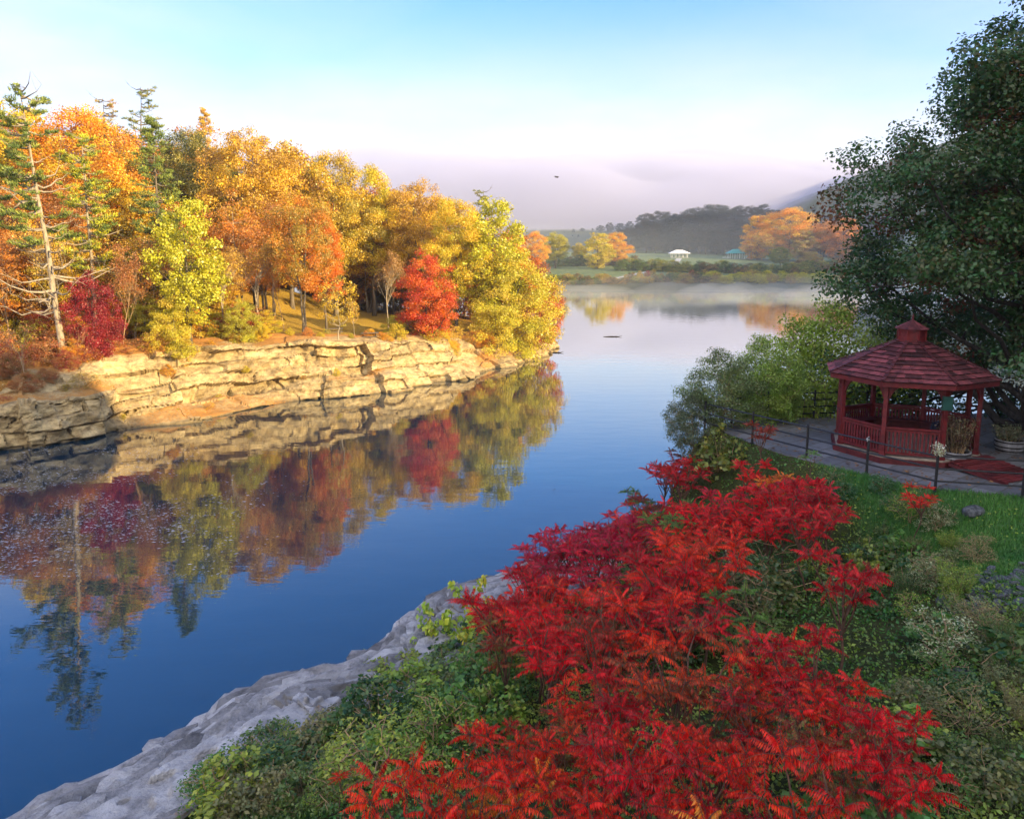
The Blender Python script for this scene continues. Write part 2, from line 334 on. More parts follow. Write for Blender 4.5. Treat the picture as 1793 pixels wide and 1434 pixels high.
# ------------------------------------------------------------------ ground materials
def ground_mat(name, a, b, c, d, scale=.8, bump=.5, lawn=None):
    """a,b,c,d litter/grass tones; pv.x paints the lawn in"""
    m, t, out = newmat(name); g = N(t, 'ShaderNodeNewGeometry')
    n1 = N(t, 'ShaderNodeTexNoise', i_Scale=scale, i_Detail=8.0, i_Roughness=.7); L(t, g.outputs['Position'], n1.inputs['Vector'])
    n2 = N(t, 'ShaderNodeTexNoise', i_Scale=scale*9, i_Detail=5.0, i_Roughness=.7); L(t, g.outputs['Position'], n2.inputs['Vector'])
    c1 = N(t, 'ShaderNodeValToRGB'); L(t, n1.outputs['Fac'], c1.inputs[0]); e = c1.color_ramp.elements
    e[0].position = .38; e[0].color = (*a, 1); e[1].position = .62; e[1].color = (*b, 1)
    c2 = N(t, 'ShaderNodeValToRGB'); L(t, n2.outputs['Fac'], c2.inputs[0]); e = c2.color_ramp.elements
    e[0].position = .4; e[0].color = (*c, 1); e[1].position = .6; e[1].color = (*d, 1)
    mm = N(t, 'ShaderNodeMix', data_type='RGBA'); mm.inputs['Factor'].default_value = .5
    L(t, c1.outputs[0], mm.inputs['A']); L(t, c2.outputs[0], mm.inputs['B']); colo = mm.outputs['Result']
    if lawn:
        at = N(t, 'ShaderNodeAttribute', attribute_name='pv'); sp = N(t, 'ShaderNodeSeparateXYZ'); L(t, at.outputs['Vector'], sp.inputs[0])
        c3 = N(t, 'ShaderNodeValToRGB'); L(t, n2.outputs['Fac'], c3.inputs[0]); e = c3.color_ramp.elements
        e[0].position = .42; e[0].color = (*lawn[0], 1); e[1].position = .62; e[1].color = (*lawn[1], 1)
        m2 = N(t, 'ShaderNodeMix', data_type='RGBA'); L(t, sp.outputs['X'], m2.inputs['Factor']); L(t, colo, m2.inputs['A']); L(t, c3.outputs[0], m2.inputs['B']); colo = m2.outputs['Result']
    b_ = N(t, 'ShaderNodeBsdfPrincipled', i_Roughness=.95); b_.inputs['Specular IOR Level'].default_value = .15; L(t, colo, b_.inputs['Base Color'])
    bp = N(t, 'ShaderNodeBump', i_Strength=bump, i_Distance=.25); L(t, n2.outputs['Fac'], bp.inputs['Height']); L(t, bp.outputs[0], b_.inputs['Normal'])
    L(t, b_.outputs[0], out.inputs[0]); return m
M_GL = ground_mat('autumn_floor', (.16,.07,.02), (.40,.20,.04), (.12,.06,.02), (.45,.24,.05), lawn=((.24,.13,.02), (.42,.30,.045)))
M_GR = ground_mat('bank_soil', (.03,.035,.012), (.07,.07,.025), (.02,.03,.01), (.06,.075,.02), lawn=((.035,.10,.025), (.07,.16,.035)))
M_GF = ground_mat('far_meadow', (.03,.045,.02), (.07,.075,.03), (.03,.035,.02), (.07,.07,.04), scale=.05, lawn=((.07,.11,.04), (.15,.17,.08)))

def pv_left(p, z):
    q = proj(np.concatenate([p, z[:,None]], 1)); s, a = sdist(p, LSH, LPOLY)
    c = P(560, 560, 6.5)[:2]; c2 = P(300, 560, 6.5)[:2]
    l = np.maximum(smooth01((27-np.hypot((p[:,0]-c[0]), (p[:,1]-c[1]-4)*.75))/6), 0)
    return np.stack([l, 0*l, 0*l], 1)
xs = np.concatenate([np.arange(-420,-80,8.), np.arange(-80, 16, .8)]); ys = np.concatenate([np.arange(-60,30,6.), np.arange(30,135,.8), np.arange(135,300,6)])
tag(obj('ground', grid_mesh('left_ground', xs, ys, gl, M_GL, keep=lambda p, z: z > -2.9, pv=pv_left)), kind='structure')
def pv_right(p, z):
    l = smooth01((p[:,0]-9.4-.35*(20-p[:,1]).clip(0, 20)*.55)/1.2)*smooth01((p[:,1]-9)/3)
    return np.stack([l, 0*l, 0*l], 1)
xs = np.concatenate([np.arange(-50,-18,3.), np.arange(-18, 26, .35), np.arange(26, 200, 4)]); ys = np.concatenate([np.arange(-120,0,5.), np.arange(0,45,.35), np.arange(45, 95, 4)])
tag(obj('ground', grid_mesh('right_ground', xs, ys, gr_raw, M_GR, keep=lambda p, z: z > -2.2, pv=pv_right)), kind='structure')
def pv_far(p, z):
    s = p[:,1]-np.interp(p[:,0], FSH[:,0], FSH[:,1]); l = smooth01((s-28)/20)*(1-smooth01((s-300)/40))
    return np.stack([l, 0*l, 0*l], 1)
xs = np.arange(-700, 1500, 9.); ys = np.concatenate([np.arange(60, 420, 5.), np.arange(420, 1900, 12)])
tag(obj('hills', grid_mesh('far_ground', xs, ys, gf_raw, M_GF, keep=lambda p, z: z > -3.9, pv=pv_far)), kind='structure')
# river bed, so the deep water has a floor
tag(obj('river_bed', mesh_data('river_bed', [(-3000,-600,-4.2),(3000,-600,-4.2),(3000,4500,-4.2),(-3000,4500,-4.2)], [[0,1,2,3]], surf('silt', (.02,.02,.015), (.05,.05,.035), .1, bump=0))), kind='structure')

# ------------------------------------------------------------------ water
m, t, out = newmat('river_water'); g = N(t, 'ShaderNodeNewGeometry')
mpw = N(t, 'ShaderNodeMapping'); mpw.inputs['Scale'].default_value = (.55, 1.3, 1); L(t, g.outputs['Position'], mpw.inputs[0])
w1 = N(t, 'ShaderNodeTexNoise', i_Scale=.55, i_Detail=3.0, i_Roughness=.5); L(t, mpw.outputs[0], w1.inputs['Vector'])
w2 = N(t, 'ShaderNodeTexNoise', i_Scale=3.2, i_Detail=2.0, i_Roughness=.5); L(t, mpw.outputs[0], w2.inputs['Vector'])
wm = N(t, 'ShaderNodeMath', operation='MULTIPLY_ADD', n_1=.16); L(t, w2.outputs['Fac'], wm.inputs[0]); L(t, w1.outputs['Fac'], wm.inputs[2])
bp = N(t, 'ShaderNodeBump', i_Strength=.075, i_Distance=.12); L(t, wm.outputs[0], bp.inputs['Height'])
gl_ = N(t, 'ShaderNodeBsdfGlossy', i_Roughness=.012); gl_.inputs[0].default_value = (.95, .98, .95, 1); L(t, bp.outputs[0], gl_.inputs['Normal'])
df = N(t, 'ShaderNodeBsdfDiffuse'); df.inputs[0].default_value = (.001, .020, .044, 1)
fr = N(t, 'ShaderNodeFresnel', i_IOR=1.60); L(t, bp.outputs[0], fr.inputs['Normal'])
ms = N(t, 'ShaderNodeMixShader'); fm = N(t, 'ShaderNodeMath', operation='MULTIPLY_ADD', n_1=1.55, n_2=-.02, use_clamp=True); L(t, fr.outputs[0], fm.inputs[0]); L(t, fm.outputs[0], ms.inputs[0])
L(t, df.outputs[0], ms.inputs[1]); L(t, gl_.outputs[0], ms.inputs[2]); L(t, ms.outputs[0], out.inputs[0]); M_WATER = m
tag(obj('water', mesh_data('water', [(-3000,-600,0),(3000,-600,0),(3000,4500,0),(-3000,4500,0)], [[0,1,2,3]], M_WATER)), kind='structure')

# ------------------------------------------------------------------ rock: strips of jointed strata along a shoreline
def rock_mat(name, c1, c2, c3, bump=.7, vlo=.72, vhi=1.2):
    m, t, out = newmat(name); g = N(t, 'ShaderNodeNewGeometry'); at = N(t, 'ShaderNodeAttribute', attribute_name='lv'); sp = N(t, 'ShaderNodeSeparateXYZ'); L(t, at.outputs['Vector'], sp.inputs[0])
    mpn = N(t, 'ShaderNodeMapping'); mpn.inputs['Scale'].default_value = (1, 1, 3.2); L(t, g.outputs['Position'], mpn.inputs[0])
    n1 = N(t, 'ShaderNodeTexNoise', i_Scale=.9, i_Detail=9.0, i_Roughness=.68); L(t, mpn.outputs[0], n1.inputs['Vector'])
    n2 = N(t, 'ShaderNodeTexNoise', i_Scale=7.0, i_Detail=6.0, i_Roughness=.7); L(t, mpn.outputs[0], n2.inputs['Vector'])
    cr = N(t, 'ShaderNodeValToRGB'); L(t, n1.outputs['Fac'], cr.inputs[0]); e = cr.color_ramp.elements
    e[0].position = .33; e[0].color = (*c1, 1); e[1].position = .68; e[1].color = (*c2, 1); k = e.new(.5); k.color = (*c3, 1)
    mr = N(t, 'ShaderNodeMapRange', n_3=vlo, n_4=vhi); L(t, sp.outputs['X'], mr.inputs[0]); mu = N(t, 'ShaderNodeVectorMath', operation='SCALE'); L(t, cr.outputs[0], mu.inputs[0]); L(t, mr.outputs[0], mu.inputs['Scale'])
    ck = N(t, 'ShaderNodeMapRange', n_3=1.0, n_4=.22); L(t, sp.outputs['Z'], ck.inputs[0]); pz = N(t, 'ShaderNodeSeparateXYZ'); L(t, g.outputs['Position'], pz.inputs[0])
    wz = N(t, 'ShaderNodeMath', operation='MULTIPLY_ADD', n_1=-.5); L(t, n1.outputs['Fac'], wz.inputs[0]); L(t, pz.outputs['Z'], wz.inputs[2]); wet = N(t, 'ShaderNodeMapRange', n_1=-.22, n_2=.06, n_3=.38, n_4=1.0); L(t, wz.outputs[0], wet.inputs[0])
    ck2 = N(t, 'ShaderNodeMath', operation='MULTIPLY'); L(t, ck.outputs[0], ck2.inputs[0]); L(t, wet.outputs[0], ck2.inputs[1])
    n4 = N(t, 'ShaderNodeTexNoise', i_Scale=2.3, i_Detail=8.0, i_Roughness=.75); L(t, g.outputs['Position'], n4.inputs['Vector']); sp4 = N(t, 'ShaderNodeMapRange', n_1=.35, n_2=.52, n_3=.55, n_4=1.0); L(t, n4.outputs['Fac'], sp4.inputs[0])
    ck3 = N(t, 'ShaderNodeMath', operation='MULTIPLY'); L(t, ck2.outputs[0], ck3.inputs[0]); L(t, sp4.outputs[0], ck3.inputs[1])
    mu0 = mu; mu = N(t, 'ShaderNodeVectorMath', operation='SCALE'); L(t, mu0.outputs[0], mu.inputs[0]); L(t, ck3.outputs[0], mu.inputs['Scale'])
    # leaf litter and moss in patches (lv.y)
    lit = N(t, 'ShaderNodeMix', data_type='RGBA'); lit.inputs['B'].default_value = (.36, .17, .04, 1)
    ad = N(t, 'ShaderNodeMath', operation='ADD'); L(t, sp.outputs['Y'], ad.inputs[0]); L(t, n2.outputs['Fac'], ad.inputs[1])
    st = N(t, 'ShaderNodeMapRange', n_1=1.0, n_2=1.2); L(t, ad.outputs[0], st.inputs[0]); L(t, st.outputs[0], lit.inputs['Factor']); L(t, mu.outputs[0], lit.inputs['A'])
    b_ = N(t, 'ShaderNodeBsdfPrincipled', i_Roughness=.85); b_.inputs['Specular IOR Level'].default_value = .3; L(t, lit.outputs['Result'], b_.inputs['Base Color'])
    bp = N(t, 'ShaderNodeBump', i_Strength=bump, i_Distance=.12); L(t, n2.outputs['Fac'], bp.inputs['Height']); L(t, bp.outputs[0], b_.inputs['Normal'])
    L(t, b_.outputs[0], out.inputs[0]); return m
M_ROCK = rock_mat('cliff_rock', (.22,.15,.07), (.60,.46,.24), (.42,.31,.155))
M_ROCKG = rock_mat('grey_rock', (.16,.16,.16), (.42,.41,.40), (.30,.30,.30))
M_LEDGE = rock_mat('ledge_rock', (.19,.19,.20), (.57,.56,.57), (.41,.40,.41), vlo=.42, vhi=1.15, bump=1.0)
def strip(name, line, side, prof, du, nv, mat, amp, thick, cell, seed, a0=0, litter=None, tilt=0.0, fine=.10, slab=0):
    """line: shore polyline; side +1 = inland is left of travel; prof(arc)->(S,Z) arrays (m, k)"""
    ln = smooth_line(resample(line, du), 12); d = np.gradient(ln, axis=0); d /= np.linalg.norm(d, axis=1, keepdims=True)
    nin = np.stack([-d[:,1], d[:,0]], 1)*side
    for _ in range(40): nin[1:-1] = (nin[:-2]+nin[1:-1]*2+nin[2:])/4
    nin /= np.linalg.norm(nin, axis=1, keepdims=True)
    U = np.arange(len(ln))*du+a0; S, Z = prof(U); k = S.shape[1]
    arc = np.concatenate([np.zeros((len(U),1)), np.cumsum(np.hypot(np.diff(S, axis=1), np.diff(Z, axis=1)), axis=1)], 1)
    tt = np.linspace(0, 1, nv)
    SS = np.stack([np.interp(tt*arc[i,-1], arc[i], S[i]) for i in range(len(U))]); ZZ = np.stack([np.interp(tt*arc[i,-1], arc[i], Z[i]) for i in range(len(U))])
    dS = np.gradient(SS, axis=1); dZ = np.gradient(ZZ, axis=1); ll = np.hypot(dS, dZ)+1e-6; nS, nZ = -dZ/ll, dS/ll     # outward normal in (inland, up)
    UU = np.repeat(U[:,None], nv, 1)
    X = ln[:,0][:,None]+nin[:,0][:,None]*SS; Y = ln[:,1][:,None]+nin[:,1][:,None]*SS
    q = np.stack([X.ravel(), Y.ravel(), ZZ.ravel()], 1)
    wob = (fbm(q*.25, 3, seed)-.5)*1.3*thick
    lay = np.floor((q[:,2]+wob+tilt*UU.ravel())/thick+100).astype(int); fr_ = (q[:,2]+wob+tilt*UU.ravel())/thick+100-lay
    cw = cell*(.55+1.1*_h(lay, 0*lay, 0*lay, seed+1)); uo = UU.ravel()+cell*3*_h(lay, 0*lay+1, 0*lay, seed)+(fbm(q*.9, 2, seed+3)-.5)*cell*.7
    ce = np.floor(uo/cw).astype(int); fc = uo/cw-ce
    big = np.floor((UU.ravel()+(fbm(q*.2, 2, seed+8)-.5)*4)/(cell*2.6)).astype(int); bl = lay//3
    prot = (_h(lay, ce, 0*lay, seed+4)-.5)*.8+(_h(bl, big, 0*lay, seed+5)-.5)*1.9+(fbm(q*np.array([.33,.33,.5]), 3, seed+12)-.5)*3.2
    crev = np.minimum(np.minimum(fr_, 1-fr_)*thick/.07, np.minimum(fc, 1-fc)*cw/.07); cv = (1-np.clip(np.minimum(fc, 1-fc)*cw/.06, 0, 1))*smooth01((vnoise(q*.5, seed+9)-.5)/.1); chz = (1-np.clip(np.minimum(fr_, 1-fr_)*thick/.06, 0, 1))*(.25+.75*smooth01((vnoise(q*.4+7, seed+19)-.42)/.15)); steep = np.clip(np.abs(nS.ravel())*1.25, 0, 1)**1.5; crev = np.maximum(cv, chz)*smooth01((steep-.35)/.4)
    disp = amp*prot+.10*(_h(lay, lay, 0*lay, seed+31)-.5)-crev*amp*.5+(fbm(q*np.array([1.5,1.5,2.6]), 5, seed+6)-.5)*fine*6-np.abs(fbm(q*np.array([.9,.9,.55])+9, 3, seed+16)-.5)*fine*7
    # keep the two ends of the profile quiet
    disp = disp*(.35+.65*steep); e = smooth01(np.minimum(tt, 1-tt)/.06)[None].repeat(len(U), 0).ravel(); disp = disp*(.25+.75*e)
    X = X.ravel()+nin[:,0].repeat(nv)*nS.ravel()*disp; Y = Y.ravel()+nin[:,1].repeat(nv)*nS.ravel()*disp; Zf = q[:,2]+nZ.ravel()*disp*.6
    if slab:
        w1 = q[:,2]*1.0+Zf*.0+(fbm(np.stack([UU.ravel()*.45, SS.ravel()*.9, 0*X], 1), 3, seed+21)-.5)*1.3+.05*prot; dip = .10*SS.ravel()+.06*UU.ravel()
        u_ = (w1+dip)/slab; fl_ = np.floor(u_); fr2 = u_-fl_; hb = slab*(.7+.6*_h(fl_.astype(int)+500, 0*ce, 0*ce, seed+22)); st = (fl_+smooth01((fr2-.82)/.18))*slab-dip
        Zf = np.where(q[:,2] > -.3, .25*Zf+.75*(st+(fbm(q*np.array([2.5,2.5,1]), 3, seed+23)-.5)*.07-crev*.10), Zf)
    V = np.stack([X, Y, Zf], 1); i = np.arange(len(U)-1)[:,None]*nv+np.arange(nv-1)[None]
    F = np.stack([i, i+nv, i+nv+1, i+1], -1).reshape(-1, 4)
    if side < 0: F = F[:, ::-1]
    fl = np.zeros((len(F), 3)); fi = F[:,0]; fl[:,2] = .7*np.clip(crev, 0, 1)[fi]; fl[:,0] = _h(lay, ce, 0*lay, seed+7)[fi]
    if litter is not None: fl[:,1] = litter(UU.ravel(), SS.ravel(), V, nZ.ravel())[fi]
    return obj(name, mesh_data(name, V, F, mat, False, fvec=fl))
# profiles: zones along the left shore, blended
ZONES = [  # arc, S list, Z list
 (LA[0]-40, [-.3,0,.5,.9,2.6,3.6,6.5], [-1.2,0,1.6,2.8,3.3,4.2,5.0]),
 (LA[180],  [-.3,0,.5,.9,2.6,4.2,7.5], [-1.2,0,1.6,2.9,3.3,4.2,5.2]),
 (LA[235],  [-.6,.3,1.6,2.4,3.8,5.5,9.0], [-1.2,.1,.7,2.6,3.6,5.2,6.2]),
 (LA[400],  [-.8,.6,4.6,5.4,6.2,6.8,9.5], [-.9,.25,1.0,2.1,3.5,5.0,5.7]),
 (LA[500],  [-.5,.2,2.4,3.0,3.6,4.0,7.5], [-1.0,.4,1.3,2.3,3.5,5.1,5.7]),
 (LA[600],  [-.4,.1,.6,1.7,2.3,2.9,6.5], [-1.0,.5,1.7,2.1,3.4,5.1,5.6]),
 (LA[720],  [-.4,.1,.6,1.8,2.6,3.4,7.5], [-1.0,.4,1.3,1.8,2.9,4.3,4.8]),
 (LA[830],  [-.5,.2,1.2,2.4,3.8,5.0,8.5], [-1.0,.3,.9,1.6,2.6,3.6,4.3]),
 (LA[968],  [-.5,.1,.8,2.0,3.2,4.6,8.0], [-1.0,.4,.9,1.4,2.0,2.5,2.9]),
 (LA[968]+60, [-.5,.1,.8,2.0,3.2,4.6,8.0], [-1.0,.4,.9,1.5,2.4,3.0,3.4])]
_ZA = np.array([z[0] for z in ZONES])
def prof_left(U):
    wv = (fbm(np.stack([U*.30, 0*U, 0*U], 1), 3, 77)-.5)*3.4; Uw = U
    S = np.stack([np.interp(Uw, _ZA, [z[1][k] for z in ZONES]) for k in range(7)], 1); Z = np.stack([np.interp(Uw, _ZA, [z[2][k] for z in ZONES]) for k in range(7)], 1)
    S[:,1:6] += wv[:,None]*np.array([.15,.4,.7,.8,.7]); return S, Z
def lit_left(u, s, V, nz):
    flat = np.clip((nz-.55)/.4, 0, 1); c = vnoise(V*.35, 3)
    return np.clip(flat*(.30+.55*c)+np.clip((s-5.5)/2.5, 0, .5), 0, 1)
i0 = 2; iend = 3+len(LPX)
LL = np.concatenate([LSH[i0:iend+2]])
A0 = _ls[i0]
# grey shaded part, then the pale sunlit part
_rl = resample(LL, .25); _sp = int((LA[235]-1.0-A0)/.25)
strip('cliff', LL, 1, prof_left, .085, 112, M_ROCK, .85, .92, 2.4, 23, a0=A0, litter=lit_left, fine=.10)['kind'] = 'structure'
def prof_right(U):
    w = fbm(np.stack([U*.22, 0*U, 0*U], 1), 3, 41)
    k = len(U); S = np.stack([np.full(k,-.25), np.full(k,0.), .2+.2*w, 1.1+.7*w, 2.2+1.0*w, 4.6+0*w], 1)
    Z = np.stack([np.full(k,-1.0), np.full(k,-.05), .55+.5*w, .9+.5*w, 1.25+.5*w, 1.9+0*w], 1); return S, Z
RL_ = smooth_line(resample(RSH[1:15], .4), 14)
strip('rock_ledge', RL_, -1, prof_right, .045, 150, M_LEDGE, .10, .24, 2.2, 51, tilt=.05, fine=.035, slab=.20,
      litter=lambda u, s, V, nz: np.clip((s-3.4)/2, 0, .5))['kind'] = 'structure'

gl = HF(gl_raw, -90, 30, 30, 170, .5)
_rp = smooth_line(resample(RL_, .3), 3); _rd = unit(np.gradient(_rp, axis=0)); _rn = np.stack([_rd[:,1], -_rd[:,0]], 1); rngp = np.random.default_rng(77); mb = MB()
for i_ in range(0, len(_rp), 1):
    for rep_ in range(3):
        o_ = rngp.uniform(.0, 2.2); c = _rp[i_]+_rn[i_]*o_; Sx, Zx = prof_right(np.array([i_*.3])); z_ = float(np.interp(o_, Sx[0], Zx[0]))+rngp.uniform(-.05,.05)-.02
        a = math.atan2(_rd[i_][1], _rd[i_][0])+.22+rngp.normal()*.13; L_ = rngp.uniform(.45,1.25); W_ = rngp.uniform(.22,.62); n_ = int(rngp.integers(6,10)); th = np.sort(rngp.uniform(0,6.28,n_)); th = np.arange(n_)/n_*6.283+rngp.uniform(-.28,.28,n_); rr = rngp.uniform(.8,1.1,n_)
        u_ = np.cos(th)*rr*L_; v_ = np.sin(th)*rr*W_; ca, sa = math.cos(a), math.sin(a); tp = .20+rngp.normal()*.02; tl = rngp.normal()*.04
        V = np.stack([c[0]+u_*ca-v_*sa, c[1]+u_*sa+v_*ca, z_-v_*tp*-1+u_*tl], 1); hh = rngp.uniform(.10,.34); lo = V.copy(); lo[:,2] -= hh; ctr = V[:,:2].mean(0); lo[:,:2] = ctr+(lo[:,:2]-ctr)*.93
        k0 = mb.n; top_c = np.array([[c[0], c[1], z_+.015]]); mid = V.copy(); mid[:,:2] = ctr+(mid[:,:2]-ctr)*rngp.uniform(.55,.8,(n_,1)); mid[:,2] += rngp.normal(size=n_)*.012+.012
        lv = (rngp.uniform(), 0, 0); allv = np.concatenate([lo, V, mid, top_c]); r4 = [[j, (j+1)%n_, n_+(j+1)%n_, n_+j] for j in range(n_)]+[[n_+j, n_+(j+1)%n_, 2*n_+(j+1)%n_, 2*n_+j] for j in range(n_)]
        mb.add(allv, r4, lv); mb.F.setdefault(3, []).append(np.array([[k0+2*n_+j, k0+2*n_+(j+1)%n_, k0+3*n_] for j in range(n_)])); mb.lv.setdefault(3, []).append(np.tile(lv, (n_,1)))
tag(mb.build('rock_ledge', M_LEDGE), kind='structure')
# ------------------------------------------------------------------ foliage generators
RNG = np.random.default_rng(7)
def unit(v): return v/(np.linalg.norm(v, axis=-1, keepdims=True)+1e-9)
def leaf_quads(c, nrm, size, aspect=.6, axis=None, rng=RNG, droop=0):
    """rhombic leaves: centre, normal, length; axis = preferred long direction"""
    n = len(c); size = np.broadcast_to(size, (n,))
    a = rng.normal(size=(n, 3)) if axis is None else axis+rng.normal(size=(n, 3))*.25
    if droop: a[:,2] -= droop
    nrm = unit(nrm); a = unit(a-nrm*(a*nrm).sum(1, keepdims=True)); b = np.cross(nrm, a)
    l = size[:,None]*.5; w = l*aspect
    V = np.stack([c-a*l, c+b*w-a*l*.1, c+a*l, c-b*w-a*l*.1], 1)
    return V.reshape(-1, 3), np.arange(n*4).reshape(-1, 4)
def cluster_leaves(centers, rad, per, size, seed, flat=.75, up=.6, aspect=.62, mixc=None, mixamt=.28, droop=.4, aspect_axis=None):
    rng = np.random.default_rng(seed); k = len(centers); cnt = np.maximum(4, (per*(rad/rad.mean())**2*rng.uniform(.6, 1.3, k)).astype(int))
    idx = np.repeat(np.arange(k), cnt); n = len(idx)
    d = unit(rng.normal(size=(n, 3))); r = rng.uniform(0, 1, n)**.45
    off = d*r[:,None]*rad[idx][:,None]; off[:,2] *= flat
    # ragged clump outlines
    off *= (.75+.6*vnoise(centers[idx]*3.1+d*1.6, seed))[:,None]
    c = centers[idx]+off; nrm = unit(d*.7+rng.normal(size=(n, 3))*.75+np.array([0,0,up]))
    V, F = leaf_quads(c, nrm, size*rng.uniform(.65, 1.35, n), aspect, rng=rng, droop=droop)
    m = rng.uniform(0, 1, k) if mixc is None else mixc
    lv = np.zeros((n, 3)); lv[:,0] = np.clip(m[idx]+rng.normal(size=n)*mixamt, 0, 1); lv[:,1] = np.clip(rng.uniform(0, 1, n)*.7+.3*rng.uniform(0, 1, k)[idx], 0, 1); lv[:,2] = rng.uniform(0, 1, n)
    return V, F, lv
def limb(a, b, n=6, sag=.12, rng=RNG):
    a = np.asarray(a, float); b = np.asarray(b, float); t = np.linspace(0, 1, n)[:,None]; l = np.linalg.norm(b-a)
    p = a+(b-a)*t; p[:,2] += (np.sin(t[:,0]*math.pi)*-sag*l); w = rng.normal(size=(n, 3))*l*.025; w[0] = 0; w[-1] = 0
    return p+w
def broadleaf(seed, H, env,  nclump=90, per=330, leaf=.16, crad=.95, trunk_r=.2, nlimb=12, multi=1, lean=0, base=.0, flat=.72, gap=1.0, mix_by=None, up=.6, shell=.40, aspect=.62, mixamt=.28, reject=None, rag=0):
    """env: list of (height, radius). returns trunk MB and leaf arrays"""
    rng = np.random.default_rng(seed); ez = np.array([e[0] for e in env], float); er = np.array([e[1] for e in env], float)
    zz = np.linspace(ez[0], ez[-1], 80); w = np.interp(zz, ez, er)**1.35; w /= w.sum()
    C = []; tries = 0
    while len(C) < nclump and tries < nclump*60:
        tries += 1; z = rng.choice(zz, p=w)+rng.uniform(-.2, .2); th = rng.uniform(0, 2*math.pi); rr = np.interp(z, ez, er)
        lump = .72+.5*vnoise(np.array([[math.cos(th)*1.7+seed, math.sin(th)*1.7, z*.35]]), seed)[0]
        if rag: lump = .50+.85*vnoise(np.array([[math.cos(th)*3.2+seed, math.sin(th)*3.2, z*.55]]), seed)[0]
        r = max(0.05, rr*lump)*rng.uniform(0, 1)**shell; p = np.array([r*math.cos(th), r*math.sin(th), z])
        if reject is not None and reject(p): continue
        if C and np.min(np.linalg.norm(np.array(C)-p, axis=1)) < crad*.62*gap: continue
        C.append(p)
    C = np.array(C); rad = crad*rng.uniform(.65, 1.25, len(C)); C[:,0] += lean*C[:,2]
    m = rng.uniform(0, 1, len(C)) if mix_by is None else np.clip(mix_by(C, rng), 0, 1)
    V, F, lv = cluster_leaves(C, rad, per, leaf, seed+1, flat=flat, mixc=m, up=up, aspect=aspect, mixamt=mixamt)
    T = MB(); top = ez[-1]*.86; stems = []
    for k in range(multi):
        a0 = rng.uniform(0, 6.28); sp = 0 if multi == 1 else rng.uniform(.25, .5)*er.max()*.5
        t = np.linspace(0, 1, 9)[:,None]; bx = np.array([[math.cos(a0)*sp, math.sin(a0)*sp, 0]])
        p = np.concatenate([np.zeros((9,2)), t*top*rng.uniform(.82, 1)], 1)+bx*(t**1.3)+np.array([[math.cos(a0), math.sin(a0), 0]])*(0 if multi == 1 else trunk_r*.8)
        p[1:,:2] += rng.normal(size=(8,2))*H*.008; p[:,0] += lean*p[:,2]; r = trunk_r*(1-t[:,0]*.88)/(multi**.4); r[0] *= 1.35; p[0,2] = -.4
        T.tube(p, r, 8); stems.append((p, r))
    # main limbs to the largest well spaced clumps, twigs from those to the rest
    order = rng.permutation(len(C)); mains = []
    for i in order:
        if len(mains) >= nlimb: break
        mains.append(i)
    nodes = []
    for i in mains:
        p, r = stems[rng.integers(len(stems))]; c = C[i]; hz = np.hypot(c[0]-np.interp(c[2], p[:,2], p[:,0]), c[1]-np.interp(c[2], p[:,2], p[:,1]))
        z0 = min(max(ez[0]*.75, c[2]-hz*rng.uniform(.5, .95)), top*.92); j = np.interp(z0, p[:,2], np.arange(len(p)))
        a = np.array([np.interp(z0, p[:,2], p[:,k]) for k in range(3)]); ra = np.interp(z0, p[:,2], r)*.62
        q = limb(a, c, 6, .10, rng); T.tube(q, np.linspace(ra, ra*.15+.006, 6), 5, cap=False); nodes += [(q[k], ra*(1-k/6)) for k in range(1, 6)]
    NP = np.array([n_[0] for n_ in nodes])
    for i in order[len(mains):]:
        c = C[i]; d = np.linalg.norm(NP-c, axis=1)+np.clip(NP[:,2]-c[2], 0, 9)*.8; j = int(d.argmin()); ra = min(nodes[j][1]*.5, trunk_r*.22)+.006
        T.tube(limb(NP[j], c, 4, .06, rng), np.linspace(ra, ra*.2+.004, 4), 4, cap=False)
    return T, V, F, lv
